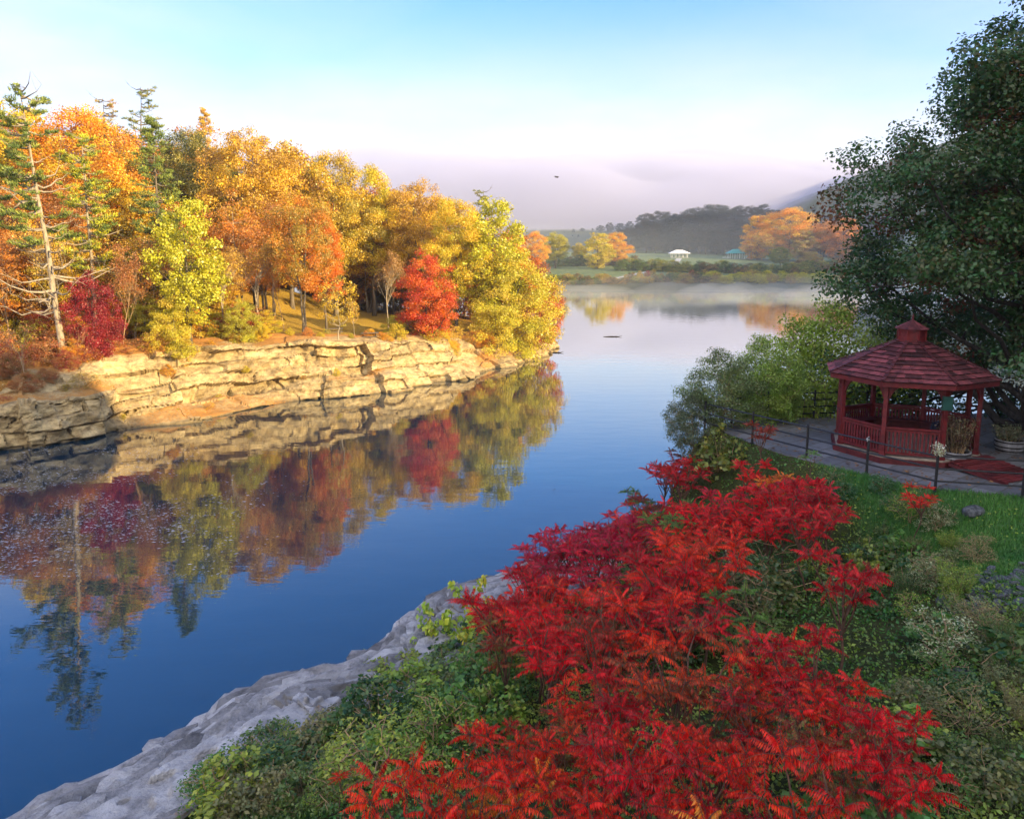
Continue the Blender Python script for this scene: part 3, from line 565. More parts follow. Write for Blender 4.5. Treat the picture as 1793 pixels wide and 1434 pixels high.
def conifer(seed, H, base, prof, nwhorl=18, per=5, tuft=.34, dens=1.0, trunk_r=.28, droop=.0, lean=0, bare_low=0, curve=.12, ntuft=46, padflat=.32):
    """whorled branches carrying flat pads of needles; prof(t)->branch length"""
    rng = np.random.default_rng(seed); T = MB(); t = np.linspace(0, 1, 12); p = np.stack([lean*H*t+np.cumsum(rng.normal(size=12))*.02*H*.2, np.cumsum(rng.normal(size=12))*.02*H*.2, t*H], 1); p[0,2] = -.5
    r = trunk_r*(1-.9*t); T.tube(p, r, 9); C = []; RD = []; DR = []
    for k in range(nwhorl):
        z = base*H+(H*.985-base*H)*(k/(nwhorl-1))**.95; u = (z-base*H)/(H-base*H)
        for j in range(per+int(rng.integers(-1, 2))):
            th = rng.uniform(0, 6.28); ln = prof(u)*rng.uniform(.55, 1.15)
            if ln < .1: continue
            a = np.array([np.interp(z, p[:,2], p[:,0]), np.interp(z, p[:,2], p[:,1]), z+rng.uniform(-.3, .3)]); up = rng.uniform(.0, .3)-droop
            b = a+np.array([math.cos(th)*ln, math.sin(th)*ln, up*ln]); q = limb(a, b, 6, curve, rng); T.tube(q, np.linspace(.05+.012*ln, .012, 6), 4, cap=False)
            if u < bare_low or rng.random() > dens: 
                for e in range(3):
                    s = q[rng.integers(2, 6)]; T.tube(limb(s, s+rng.normal(size=3)*ln*.2+np.array([0,0,.1]), 3, 0, rng), [.02,.014,.006], 3, cap=False)
                continue
            m = max(2, int(ln*1.6)); 
            for e in range(m):
                f = .35+.65*(e+1)/m; s = q[0]*(1-f)+q[-1]*f; s = np.array([np.interp(f*5, np.arange(6), q[:,i]) for i in range(3)])
                side = np.array([-math.sin(th), math.cos(th), 0])*rng.uniform(-.35, .35)*ln*.6*f; C.append(s+side); RD.append(rng.uniform(.35, .65)*(1-.25*u)); DR.append([math.cos(th), math.sin(th), .5])
    C = np.array(C); RD = np.array(RD); DR = np.array(DR); cnt = np.maximum(10, (ntuft*rng.uniform(.6, 1.3, len(C))).astype(int)); idx = np.repeat(np.arange(len(C)), cnt); n = len(idx)
    d = unit(rng.normal(size=(n,3))); off = d*(rng.uniform(0, 1, n)**.5)[:,None]*RD[idx][:,None]*1.25; off[:,2] *= padflat; c = C[idx]+off
    ax = unit(DR[idx]*.6+d*.8+np.array([0,0,.35])); V, F = leaf_quads(c, rng.normal(size=(n,3)), tuft*rng.uniform(.6, 1.3, n), .20, axis=ax, rng=rng)
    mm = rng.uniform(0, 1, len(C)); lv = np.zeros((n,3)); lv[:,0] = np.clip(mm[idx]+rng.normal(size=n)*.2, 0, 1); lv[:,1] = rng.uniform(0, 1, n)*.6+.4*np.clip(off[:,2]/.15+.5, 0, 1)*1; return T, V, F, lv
def baretree(seed, H, spread=.30, levels=4, trunk_r=.13, per=5, leaves=0, leaf=.2, twig=True):
    rng = np.random.default_rng(seed); T = MB(); tips = []
    def grow(a, d, l, r, lev):
        n = 5 if lev == 0 else 4; q = [a]; dd = d.copy()
        for i in range(n): dd = unit(dd+rng.normal(size=3)*.10+np.array([0,0,.06])); q.append(q[-1]+dd*l/n)
        q = np.array(q); T.tube(q, np.linspace(r, r*.38, n+1), 6 if lev == 0 else 4 if lev == 1 else 3, cap=False)
        if lev >= levels: tips.append(q[-1]); return
        m = per+(4 if lev == 0 else 0)
        for k in range(m):
            f = rng.uniform(.30 if lev == 0 else .2, 1.0); i = min(int(f*n), n-1); s = q[i]+(q[i+1]-q[i])*(f*n-i); th = rng.uniform(0, 6.28)
            side = unit(np.cross(dd, np.array([math.cos(th), math.sin(th), .3]))); nd = unit(dd*.75+side*rng.uniform(.5, .95)+np.array([0,0,.25]))
            grow(s, nd, l*rng.uniform(.42, .62)*(1.25-.5*f), r*.42*(1.2-.5*f), lev+1)
    grow(np.array([0,0,-.3]), np.array([0,0,1.]), H*.72, trunk_r, 0); tips = np.array(tips)
    if leaves: 
        V, F, lv = cluster_leaves(tips, np.full(len(tips), H*.045), leaves, leaf, seed+5)
    else: V = F = lv = None
    return T, V, F, lv

PROTO = {}
def proto(key, gen, mat, bark, **kw):
    T, V, F, lv = gen(**kw)
    tm = T.mesh(key+'_trunk', bark, True); cm = mesh_data(key+'_crown', V, F, mat, False, fvec=lv) if V is not None else None
    PROTO[key] = (tm, cm)
def env_round(H, R, b=.25): return [(H*b, R*.35), (H*(b+.1), R*.8), (H*(b+.3), R), (H*(b+.5) if b+.5 < .85 else H*.82, R*.9), (H*.9, R*.55), (H, R*.12)]
def env_oval(H, R, b=.2): return [(H*b, R*.4), (H*.35, R*.85), (H*.55, R), (H*.75, R*.8), (H*.9, R*.45), (H, R*.08)]
# nominal 16 m broadleaves
proto('oak_a', broadleaf, M_LEAF, M_BARK, seed=101, H=16, env=env_round(16, 5.0, .28), nclump=150, per=330, leaf=.165, crad=.95, trunk_r=.26)
proto('oak_b', broadleaf, M_LEAF, M_BARK, seed=102, H=16, env=env_round(16, 4.4, .34), nclump=130, per=330, leaf=.165, crad=.95, trunk_r=.24, multi=2)
proto('oak_c', broadleaf, M_LEAF, M_BARK, seed=103, H=16, env=env_oval(16, 4.2, .18), nclump=140, per=110, leaf=.28, crad=.9, trunk_r=.24)
proto('oak_d', broadleaf, M_LEAF, M_BARK, seed=104, H=16, env=env_oval(16, 3.6, .30), nclump=110, per=290, leaf=.16, crad=.85, trunk_r=.20, gap=1.15)
proto('thin_a', broadleaf, M_LEAF, M_BARKP, seed=105, H=16, env=env_oval(16, 3.8, .30), nclump=120, per=62, leaf=.19, crad=.95, trunk_r=.17, gap=1.1, nlimb=20)
proto('thin_b', broadleaf, M_LEAF, M_BARKP, seed=106, H=16, env=env_round(16, 4.2, .35), nclump=130, per=52, leaf=.19, crad=1.0, trunk_r=.17, multi=2, nlimb=22)
# nominal 8 m small trees and 3 m shrubs
proto('small_a', broadleaf, M_LEAF, M_BARKD, seed=111, H=8, env=env_oval(8, 2.7, .10), nclump=120, per=270, leaf=.10, crad=.55, trunk_r=.13, nlimb=14)
proto('small_b', broadleaf, M_LEAF, M_BARK, seed=112, H=8, env=env_round(8, 2.9, .22), nclump=110, per=250, leaf=.10, crad=.55, trunk_r=.12, nlimb=14, multi=2)
proto('small_c', broadleaf, M_LEAF, M_BARKP, seed=113, H=8, env=env_round(8, 2.0, .40), nclump=50, per=40, leaf=.16, crad=.5, trunk_r=.09, nlimb=14, gap=1.1)
proto('shrub_a', broadleaf, M_LEAF, M_BARK, seed=121, H=3, env=[(.15,.9),(.8,1.5),(1.7,1.45),(2.5,.9),(3,.2)], nclump=80, per=70, leaf=.11, crad=.34, trunk_r=.05, nlimb=14, multi=4)
proto('shrub_b', broadleaf, M_LEAF, M_TWIG, seed=122, H=3, env=[(.1,.7),(.9,1.3),(1.8,1.6),(2.6,1.1),(3,.3)], nclump=90, per=34, leaf=.10, crad=.36, trunk_r=.04, nlimb=26, multi=5)
proto('shrub_d', broadleaf, M_LEAF, M_TWIG, seed=124, H=3, env=[(.1,.9),(.7,1.4),(1.6,1.7),(2.4,1.2),(3,.4)], nclump=220, per=125, leaf=.062, crad=.30, trunk_r=.04, nlimb=34, multi=6)
proto('bare_a', baretree, M_LEAF, M_TWIG, seed=131, H=14, leaves=6, leaf=.2, per=5)
proto('bare_b', baretree, M_LEAF, M_BARKP, seed=132, H=14, leaves=3, leaf=.2, per=5, trunk_r=.16)
proto('bare_c', baretree, M_LEAF, M_TWIG, seed=133, H=6, leaves=4, leaf=.12, per=4, trunk_r=.06, levels=3)
pp_ = lambda L0: (lambda u: L0*(.28+.72*(1-u))*(.65+.35*min(1, u*6)))
proto('pine_a', conifer, M_NEEDLE, M_BARKP, seed=141, H=20, base=.38, prof=lambda u: 4.2*(1-.55*u)*(.6+.4*math.sin(u*9)**2)+.4, nwhorl=17, per=5, dens=.9, ntuft=60, tuft=.36)
proto('pine_b', conifer, M_NEEDLE, M_BARK, seed=142, H=20, base=.16, prof=lambda u: 4.0*(1-u)**.75+.3, nwhorl=26, per=6, dens=1, ntuft=46, tuft=.34)
proto('pine_c', conifer, M_NEEDLE, M_BARK, seed=143, H=20, base=.45, prof=lambda u: 2.8*(1-.6*u)+.4, nwhorl=13, per=4, dens=.75, ntuft=48, tuft=.34)
proto('old_pine', conifer, M_NEEDLE, M_BARKP, seed=146, H=20, base=.22, prof=lambda u: (5.2 if u < .75 else 3.4)*(1-.25*u)*(.55+.45*math.sin(u*7+1)**2)+.5, nwhorl=17, per=5, dens=.64, bare_low=.28, ntuft=70, tuft=.36, trunk_r=.34, curve=.10)

# colours (the leaves' own)
GOLD=(.84,.54,.03); ORNG=(.75,.26,.02); YG=(.55,.50,.03); LIME=(.62,.60,.04); RED=(.58,.035,.02); CRIM=(.33,.02,.035); GRN=(.13,.20,.03); BRN=(.42,.23,.05)
DKG=(.045,.07,.03); TAN=(.48,.27,.09); RUST=(.42,.12,.03); PINE=(.10,.16,.04); PINEY=(.30,.34,.06); OLV=(.36,.31,.05); YEL=(.72,.52,.05); FIRE=(.74,.20,.02)
PLACED = []
def world_xy(px, Y, gfun):
    x = 0
    for _ in range(8):
        z = gfun(np.array([[x, Y]]))[0]; dep = Y*math.cos(PITCH)-(z-CAM_Z)*math.sin(PITCH); x = (px-896.5)/FPX*dep
    return np.array([x, Y, z])
NOM = dict(oak=16, thin=16, small=8, shrub=3, bare=14, pine=20, old=20)
NOMH = {'bare_c': 6}
def plant(key, name, cat, base, H, c1, c2, label, group=None, w=1.0, rz=None, parts=('trunk','crown'), tilt=(0,0), seedrot=True):
    nom = NOMH.get(key) or NOM[key.split('_')[0]]; s = H/nom
    root = empty(name, base, random.uniform(0, 6.28) if rz is None else rz); root.scale = (s*w, s*w, s); root.rotation_mode = 'ZYX' if tilt != (0,0) else 'XYZ'; root.rotation_euler[0] = tilt[0]; root.rotation_euler[1] = tilt[1]
    tm, cm = PROTO[key]; obj(parts[0], tm, root)
    if cm is not None:
        c = obj(parts[1], cm, root); c.color = (*c1, 1); c['col2'] = list(c2)
    tag(root, label, cat, group); PLACED.append((root, base, H)); return root
def plant_px(key, name, cat, px, Y, top, c1, c2, label, gfun=gl, sink=.1, sinkf=0, **kw):
    if gfun is gl:
        for dy in (0,.5,1,1.5,2,2.5,3,4,5,6,7,8):
            if gl(world_xy(px, Y+dy, gfun))[0] >= 2.6: Y += dy; break
    b = world_xy(px, Y, gfun); zt = PY(px, top, Y)[2]; b[2] -= sink+sinkf*(zt-b[2]); return plant(key, name, cat, b, max(1.0, zt-b[2]), c1, c2, label, **kw)
random.seed(5)
LEFT = [
 # key name px Y top col1 col2 width label
 ('old_pine','pine_tree',114,62,160,PINE,PINEY,.80,'tall old white pine with bare dead limbs, tallest at the left edge'),
 ('pine_a','pine_tree',172,69,238,PINE,LIME,.85,'yellow-green pine with a straight bare trunk behind the dark crimson tree'),
 ('pine_b','pine_tree',288,76,205,PINE,PINEY,.85,'full green layered pine right of the straight-trunked pine'),
 ('pine_c','pine_tree',270,96,152,PINE,OLV,.80,'thin ragged conifer whose spiky top stands above the wood'),
 ('pine_c','pine_tree',205,98,172,OLV,TAN,.85,'round-topped pine showing above the orange crown'),
 ('pine_b','pine_tree',372,104,190,TAN,GOLD,.62,'golden pointed conifer on the skyline left of the oaks'),
 ('oak_a','maple_tree',168,84,182,ORNG,GOLD,1.0,'big fiery orange tree on the skyline behind the two pines'),
 ('oak_c','tree',52,86,170,GOLD,YG,1.0,'golden tree on the skyline behind the old white pine'),
 ('small_a','maple_tree',170,63,468,(.24,.02,.03),(.40,.03,.03),.80,'dark crimson small tree at the top of the cliff below the pines'),
 ('oak_c','tree',335,69,335,YG,LIME,.9,'tall yellow-green tree standing behind the cliff, right of the green pine'),
 ('small_b','tree',310,66,520,YEL,YG,.95,'small bright yellow tree hanging over the pale cliff'),
 ('small_a','tree',424,70,520,LIME,OLV,1.0,'green and yellow bushy tree overhanging the cliff edge left of the lawn'),
 ('small_a','tree',460,72,560,YG,GOLD,.9,'low yellow-green tree at the left corner of the lawn'),
 ('oak_b','maple_tree',533,77,332,ORNG,OLV,.80,'orange and olive twin-trunked tree standing on the lawn edge'),
 ('oak_d','maple_tree',572,84,372,FIRE,ORNG,.85,'glowing orange tree behind the twin-trunked tree on the lawn'),
 ('small_c','birch_tree',594,76,476,OLV,GOLD,.95,'slender pale birch with few leaves alone on the lawn'),
 ('small_a','maple_tree',748,84,432,RED,FIRE,1.03,'bright red maple at the right end of the lawn'),
 ('oak_c','tree',862,95,338,YG,LIME,1.02,'big yellow-green tree at the river point'),
 ('oak_a','tree',800,100,345,GOLD,YG,.85,'gold and green tree between the red maple and the river point'),
 ('small_a','tree',905,99,430,YG,YEL,1.1,'yellow-green round tree low on the river point'),
 ('small_b','tree',936,104,455,RUST,FIRE,.75,'rusty orange thin tree at the very tip of the point'),
 ('small_b','tree',880,95,500,YEL,LIME,.9,'bright yellow bushy tree above the rocks of the point'),
 ('oak_b','oak_tree',448,92,216,BRN,GOLD,.95,'rusty brown oak on the skyline above the centre of the wood'),
 ('oak_a','oak_tree',345,96,222,DKG,OLV,.80,'dark oak right of the spiky conifer'),
 ('oak_c','oak_tree',512,100,240,BRN,GOLD,.90,'brown-gold oak on the skyline above the twin-trunked tree'),
 ('oak_a','oak_tree',588,104,262,OLV,GOLD,.85,'olive-gold oak on the skyline above the birch'),
 ('oak_d','oak_tree',655,108,285,GOLD,YG,.95,'gold narrow oak on the skyline left of the gap'),
 ('oak_b','oak_tree',735,108,308,BRN,GOLD,.85,'brown-tipped oak with a pointed top above the red maple'),
 ('oak_a','oak_tree',690,116,330,OLV,BRN,.85,'olive oak low in the row behind the red maple'),
 ('pine_c','pine_tree',848,118,334,PINE,OLV,.85,'dark pine peeking over the trees of the point'),
 ('oak_c','tree',898,112,395,GOLD,ORNG,.80,'orange-gold tree at the far side of the point'),
 ('thin_a','tree',418,84,330,TAN,ORNG,.85,'half-bare tan tree left of the orange trees'),
 ('thin_b','tree',480,88,345,RUST,TAN,.8,'sparse rust-coloured tree behind the lawn edge'),
 ('bare_b','tree',455,78,400,TAN,GOLD,.85,'pale leafless tree with forked trunk left of the lawn'),
 ('bare_a','tree',128,72,330,TAN,ORNG,.8,'bare tan tree between the old pine and the crimson tree'),
 ('bare_a','tree',20,66,420,TAN,ORNG,.9,'bare twiggy tree at the left edge of the wood'),
 ('bare_b','tree',232,80,380,TAN,BRN,.8,'grey bare tree under the green pine'),
 ('bare_c','tree',60,57,560,TAN,RUST,1.0,'small bare sapling at the left edge above the grey rock'),
 ('bare_c','tree',148,58,560,RUST,CRIM,.6,'pale thin sapling on the rock below the crimson tree'),
 ('bare_c','tree',185,59,585,RUST,ORNG,.5,'pencil-thin bare stem right of the sapling on the grey rock'),
 ('bare_b','tree',88,68,360,TAN,GOLD,.7,'pale bare tree immediately right of the old white pine'),
 ('bare_a','tree',215,66,440,TAN,RUST,.7,'bare tan tree right of the dark crimson tree'),
 ('bare_b','tree',395,74,420,TAN,GOLD,.7,'bare pale tree right of the tall yellow-green tree'),
 ('bare_a','tree',498,80,430,TAN,ORNG,.7,'bare tree at the left edge of the lawn'),
 ('bare_b','tree',680,96,430,TAN,BRN,.7,'bare grey tree left of the bright red maple'),
 ('small_c','tree',620,80,520,GOLD,TAN,.6,'tiny bare tree on the lawn right of the birch'),
 ('thin_b','tree',645,112,360,BRN,RUST,.9,'brown sparse tree above the far end of the lawn'),
 ('thin_a','tree',395,98,250,GOLD,BRN,.9,'thin golden tree left of the rusty oak'),
]
for k, nm, px, Y, top, c1, c2, w, lab in LEFT:
    o = plant_px(k, nm, 'tree', px, Y, top, c1, c2, lab, w=w, group='trees of the left bank wood', **(dict(rz=.6, tilt=(0,-.045)) if k == 'old_pine' else {}))
ORD = ['first','second','third','fourth','fifth','sixth','seventh','eighth','ninth','tenth','eleventh','twelfth','thirteenth','fourteenth','fifteenth','sixteenth','seventeenth','eighteenth','nineteenth','twentieth']+['twenty-%s' % w for w in ('first','second','third','fourth','fifth','sixth','seventh','eighth','ninth')]+['thirtieth']+['thirty-%s' % w for w in ('first','second','third','fourth','fifth','sixth','seventh','eighth','ninth')]+['fortieth']
def ordinal_labels(items, fmt):
    items = sorted(items, key=lambda o: proj(np.array([o.location[:]]))[0,0])
    n = len(items)
    if n > 22:
        m = (n+21)//22; by = sorted(items, key=lambda o: o.location[1])
        nm = ['nearest','farthest'] if m == 2 else ['nearest','middle','farthest'] if m == 3 else ['nearest','second nearest','second farthest','farthest']
        for b in range(min(m, 4)): ordinal_labels(by[b*n//min(m,4):(b+1)*n//min(m,4)], fmt.replace('*', '*, '+nm[b]+' band'))
        return
    for i, o in enumerate(items):
        if n == 1: w = 'only'
        elif i == 0: w = 'leftmost'
        elif i == n-1: w = 'rightmost'
        else: w = ORD[i]+' from left'
        o['label'] = fmt.replace('*', w)
# the wood that fills in behind: rows of trees, tops under the skyline
SKX = [-80,0,50,100,160,230,270,300,370,430,500,560,620,660,720,760,850,900,915]
SKY_ = [185,190,168,185,205,195,190,215,215,228,250,270,285,312,325,335,355,405,430]
for px, py, lab in ((585,574,'small picnic table on the lawn right of the birch foot'),(648,578,'small picnic table on the lawn left of the red maple')):
    b = world_xy(px, 80.5, gl); r = empty('picnic_table', b, .3); tag(r, lab, 'table', 'picnic tables on the lawn'); MT = M_BARK
    mb = MB(); mb.box((0,0,.76),(1.8,.75,.06)); mb.build('tabletop', MT, r)
    for s_ in (-1,1):
        mb = MB(); mb.box((0,s_*.68,.45),(1.8,.26,.05)); mb.build('bench', MT, r); mb = MB(); mb.beam((s_*.6,-.55,-.1),(s_*.6,.2,.74),.09,.05); mb.beam((s_*.6,.55,-.1),(s_*.6,-.2,.74),.05,.09); mb.beam((s_*.6,-.75,.42),(s_*.6,.75,.42),.05,.09); mb.build('leg_frame', MT, r)
bb = PY(975, 311, 120); mb = MB(); mb.tube([(-.30,0,0),(-.12,0,.03),(.10,0,.03),(.28,0,.05),(.36,0,.04)], [.02,.09,.11,.06,.015], 8)
for s_ in (-1,1): mb.prism([(.12,0,.06),(-.10,0,.06),(-.12,s_*.35,.16),(-.16,s_*.72,.06),(.06,s_*.36,.18)], (0,0,.012))
mb.prism([(-.25,-.03,.0),(-.25,.03,0),(-.5,.09,0),(-.5,-.09,0)], (0,0,.01)); br_ = mb.build('bird', M_BARKD, None, loc=tuple(bb)); br_.rotation_euler = (.15,0,.5); tag(br_, 'tiny dark bird flying in front of the fog bank', 'bird')
rows = {}
for row, (Y0, Y1, px0, px1, st, dt) in enumerate([(104,128,-70,905,34,6),(92,116,-60,880,38,58),(79,100,-50,470,38,125),(72,80,-40,410,38,205)]):
    px = px0
    while px < px1:
        Y = np.interp(px, [0,900], [Y0, Y1])+random.uniform(-4, 4)
        if row == 2: Y = np.interp(px, [0,470], [79,88])+random.uniform(-3,3)
        if row == 3: Y = np.interp(px, [0,410], [68,77])+random.uniform(-3,3)
        if 480 < px < 735 and Y < 118: Y = 118+random.uniform(0, 6)
        top = np.interp(px, SKX, SKY_)+dt+random.uniform(0, 34)
        r = random.random(); xx = px/900
        if r < .30: k = random.choice(['oak_a','oak_b','oak_c','oak_d']); c = random.choice([(GOLD,OLV,'golden'),(OLV,GOLD,'olive'),(GOLD,BRN,'golden')]); kind = 'broad-crowned'
        elif r < .52: k = random.choice(['oak_a','oak_b','oak_c','oak_d']); c = random.choice([(ORNG,BRN,'orange'),(RUST,ORNG,'rusty')]); kind = 'broad-crowned'
        elif r < .68 and px < 500: k = random.choice(['bare_a','bare_b']); c = (TAN,ORNG,'tan'); kind = 'nearly bare'
        elif r < .80: k = random.choice(['thin_a','thin_b']); c = random.choice([(TAN,RUST,'tan'),(GOLD,RUST,'golden')]); kind = 'thin-leaved'
        elif r < .90 and px < 520: k = random.choice(['pine_a','pine_c','pine_b']); c = (PINE,OLV,'green'); kind = 'needle-leaved'
        else: k = random.choice(['oak_b','oak_c']); c = (BRN,GOLD,'brown'); kind = 'broad-crowned'
        o = plant_px(k, 'pine_tree' if 'pine' in k else 'tree', 'tree', px, Y, top, c[0], c[1], '', w=random.uniform(.95, 1.3), group='trees of the left bank wood', sinkf=(.10 if row < 2 else .04))
        rows.setdefault((row, c[2], kind), []).append(o); px += st*random.uniform(.75, 1.25)
RW = ['in the left wood\'s back row','in the left wood\'s second last row','in the left wood\'s middle row','in the left wood\'s front row']
under = {}
random.seed(17)
for r_, (Ya, Yb, pa, pb, st, hh) in enumerate([(66,76,-30,470,24,(2.5,4.5)),(61,66,-20,300,26,(1.6,3.2)),(100,118,380,900,22,(4,7)),(88,94,690,900,24,(2.5,4.5)),(124,130,470,760,13,(5,8))]):
    px = pa
    while px < pb:
        if r_ == 2 and 470 < px < 740: px += 20; continue
        b = world_xy(px, np.interp(px, [pa,pb], [Ya,Yb])+random.uniform(-2,2), gl); b[2] -= .5; c = random.choice([(GOLD,YG),(YG,LIME),(TAN,ORNG),(ORNG,GOLD),(RUST,CRIM),(OLV,YG),(RUST,TAN)]) if r_ != 4 else random.choice([(BRN,RUST),(RUST,TAN),(OLV,BRN)])
        o = plant(random.choice(['shrub_a','shrub_b','small_b','small_a']) if r_ != 4 else random.choice(['small_a','small_b']), 'shrub', 'shrub', b, random.uniform(*hh), c[0], c[1], '', w=random.uniform(1.0,1.5), group='undergrowth shrubs of the left wood'); under.setdefault(r_, []).append(o); px += st*random.uniform(.6,1.4)
_lp = resample(LSH, .5); _ld = np.gradient(_lp, axis=0); _ld /= np.linalg.norm(_ld, axis=1, keepdims=True); _ln = np.stack([-_ld[:,1], _ld[:,0]], 1)
for r_, (a0_, a1_, st, o0, o1, hh, cols) in enumerate([(LA[720], LA[968]+3, 1.5, 3.2, 6.5, (1.0,2.4), [(YEL,GOLD),(YEL,YG),(ORNG,YEL),(GOLD,ORNG)]), (LA[235], LA[720], 1.9, 5.2, 7.2, (.6,1.5), [(YEL,YG),(TAN,ORNG),(YG,OLV),(GOLD,RUST)]), (LA[235], LA[720], 3.0, 1.6, 4.2, (.4,.9), [(YEL,YG),(TAN,ORNG),(GOLD,RUST)]), (LA[0]-3, LA[235], .7, 1.6, 7.0, (.6,1.9), [(CRIM,RUST),(RUST,TAN),(BRN,CRIM),(OLV,BRN)])]):
    a_ = a0_
    while a_ < a1_:
        i_ = int(a_/.5); off_ = random.uniform(o0, o1); xy = _lp[i_]+_ln[i_]*off_; Sx, Zx = prof_left(np.array([a_-0.0])); z_ = max(float(np.interp(off_, Sx[0], Zx[0])), float(gl(xy[None])[0]))-.25; c = random.choice(cols)
        o = plant(random.choice(['shrub_a','shrub_b','shrub_d']), 'shrub', 'shrub', (xy[0], xy[1], z_), random.uniform(*hh), c[0], c[1], '', w=random.uniform(1.0,1.6), group='brush along the left cliff'); under.setdefault(5+r_, []).append(o); a_ += st*random.uniform(.6,1.4)
for r_, it in under.items(): ordinal_labels(it, 'autumn shrub, * '+['under the left wood\'s front trees','along the left cliff\'s brushy brow','under the trees behind the lawn','under the trees of the river point','closing the dark end of the lawn','on the rocks of the point','on the pale cliff\'s brow','in the pale cliff\'s face','on top of the grey rock'][r_])
for (row, cn, kind), it in rows.items(): ordinal_labels(it, f'{cn} {kind} tree, * {RW[row]}')

# ------------------------------------------------------------------ far shore: trees, banks, park roofs
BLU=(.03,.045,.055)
def far_place(px, Y): return world_xy(px, Y, gf)
FAR = [('oak_a',936,355,404,ORNG,GOLD,1.08,'small orange-topped tree on the far shore beside the river point'),
 ('oak_b',972,372,405,YG,OLV,1.31,'yellow-green spreading tree on the far shore, left of the bushy pair'),
 ('oak_c',1046,365,405,YG,YEL,1.49,'bushy yellow-green tree in front of the orange one on the far shore'),
 ('oak_a',1078,385,406,ORNG,YEL,1.26,'orange tree half hidden by the bushy yellow-green one on the far shore'),
 ('oak_b',1013,398,424,YEL,OLV,0.96,'small yellow tree between the two yellow-green trees of the far shore'),
 ('oak_c',1326,470,374,ORNG,GOLD,1.31,'golden orange tree right of the green-roofed pavilion'),
 ('oak_a',1380,460,362,ORNG,YEL,1.66,'largest golden orange tree on the far shore, by the pavilion'),
 ('thin_a',1352,480,378,TAN,BRN,1.57,'thin brown tree between the two golden orange ones'),
 ('oak_b',1440,450,385,TAN,ORNG,1.57,'tan and orange tree between the big golden tree and the maple'),
 ('oak_c',1475,440,378,ORNG,TAN,1.4,'orange tree half hidden behind the dark maple leaves'),
 ('oak_c',1408,445,400,OLV,TAN,1.49,'olive brown tree in the mist below the big golden tree'),
 ('oak_a',1365,405,432,OLV,GRN,1.57,'dull green low tree in the mist beside the pavilion'),
 ('oak_a',1420,400,440,OLV,TAN,1.75,'grey-olive low tree near the far inlet')]
for k, px, Y, top, c1, c2, w, lab in FAR:
    plant_px(k, 'tree', 'tree', px, Y, top, c1, c2, lab, gfun=gf, w=w, group='trees on the far shore', sinkf=.16)
frow = {}
random.seed(11)
for r_, (Y0, px0, px1, st, tops) in enumerate([(600, 1085, 1560, 15, [(1085,398),(1130,388),(1200,372),(1240,370),(1300,380),(1560,375)]),
                                            (560, 1092, 1500, 15, [(1092,412),(1150,400),(1240,388),(1320,395),(1500,400)]),
                                            (700, 905, 1110, 14, [(905,428),(960,420),(1000,412),(1050,415),(1110,400)]),
                                            (820, 950, 1500, 17, [(950,405),(1050,392),(1150,372),(1260,356),(1400,362),(1500,355)])]):
    px = px0
    while px < px1:
        top = np.interp(px, [a for a, b in tops], [b for a, b in tops])+random.uniform(-3, 9)
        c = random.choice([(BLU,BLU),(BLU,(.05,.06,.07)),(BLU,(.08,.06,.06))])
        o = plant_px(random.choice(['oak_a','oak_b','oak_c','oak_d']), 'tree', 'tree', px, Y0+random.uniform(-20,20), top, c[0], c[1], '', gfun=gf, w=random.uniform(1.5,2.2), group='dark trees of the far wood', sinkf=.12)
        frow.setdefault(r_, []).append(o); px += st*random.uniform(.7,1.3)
for r_, it in frow.items():
    ordinal_labels(it, 'dark misty tree, * '+['behind the white roof','edging the wood by the roofs','over the far left meadow','in the furthest wood'][r_])
# shrubs of the far banks
random.seed(21)
fs = {}
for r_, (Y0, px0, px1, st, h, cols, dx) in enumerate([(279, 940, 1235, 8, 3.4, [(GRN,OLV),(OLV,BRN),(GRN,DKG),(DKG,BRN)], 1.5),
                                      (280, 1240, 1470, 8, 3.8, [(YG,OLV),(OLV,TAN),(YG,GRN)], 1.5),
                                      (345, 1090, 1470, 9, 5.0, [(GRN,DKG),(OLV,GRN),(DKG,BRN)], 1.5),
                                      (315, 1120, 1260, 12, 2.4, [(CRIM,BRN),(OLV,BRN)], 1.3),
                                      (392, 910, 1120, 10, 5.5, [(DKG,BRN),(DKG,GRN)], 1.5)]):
    px = px0
    while px < px1:
        c = random.choice(cols); b = world_xy(px, Y0+random.uniform(-5,7), gf); b[2] -= .3
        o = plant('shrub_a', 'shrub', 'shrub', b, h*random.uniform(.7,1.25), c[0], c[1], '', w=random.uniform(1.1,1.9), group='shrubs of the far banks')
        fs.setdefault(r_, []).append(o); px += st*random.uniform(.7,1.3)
for r_, it in fs.items():
    ordinal_labels(it, 'small shrub, * '+['on the far waterside bank','in the far yellow-green bank','in the hedge below the roofs','in the far reddish patch','under the far bright trees'][r_])
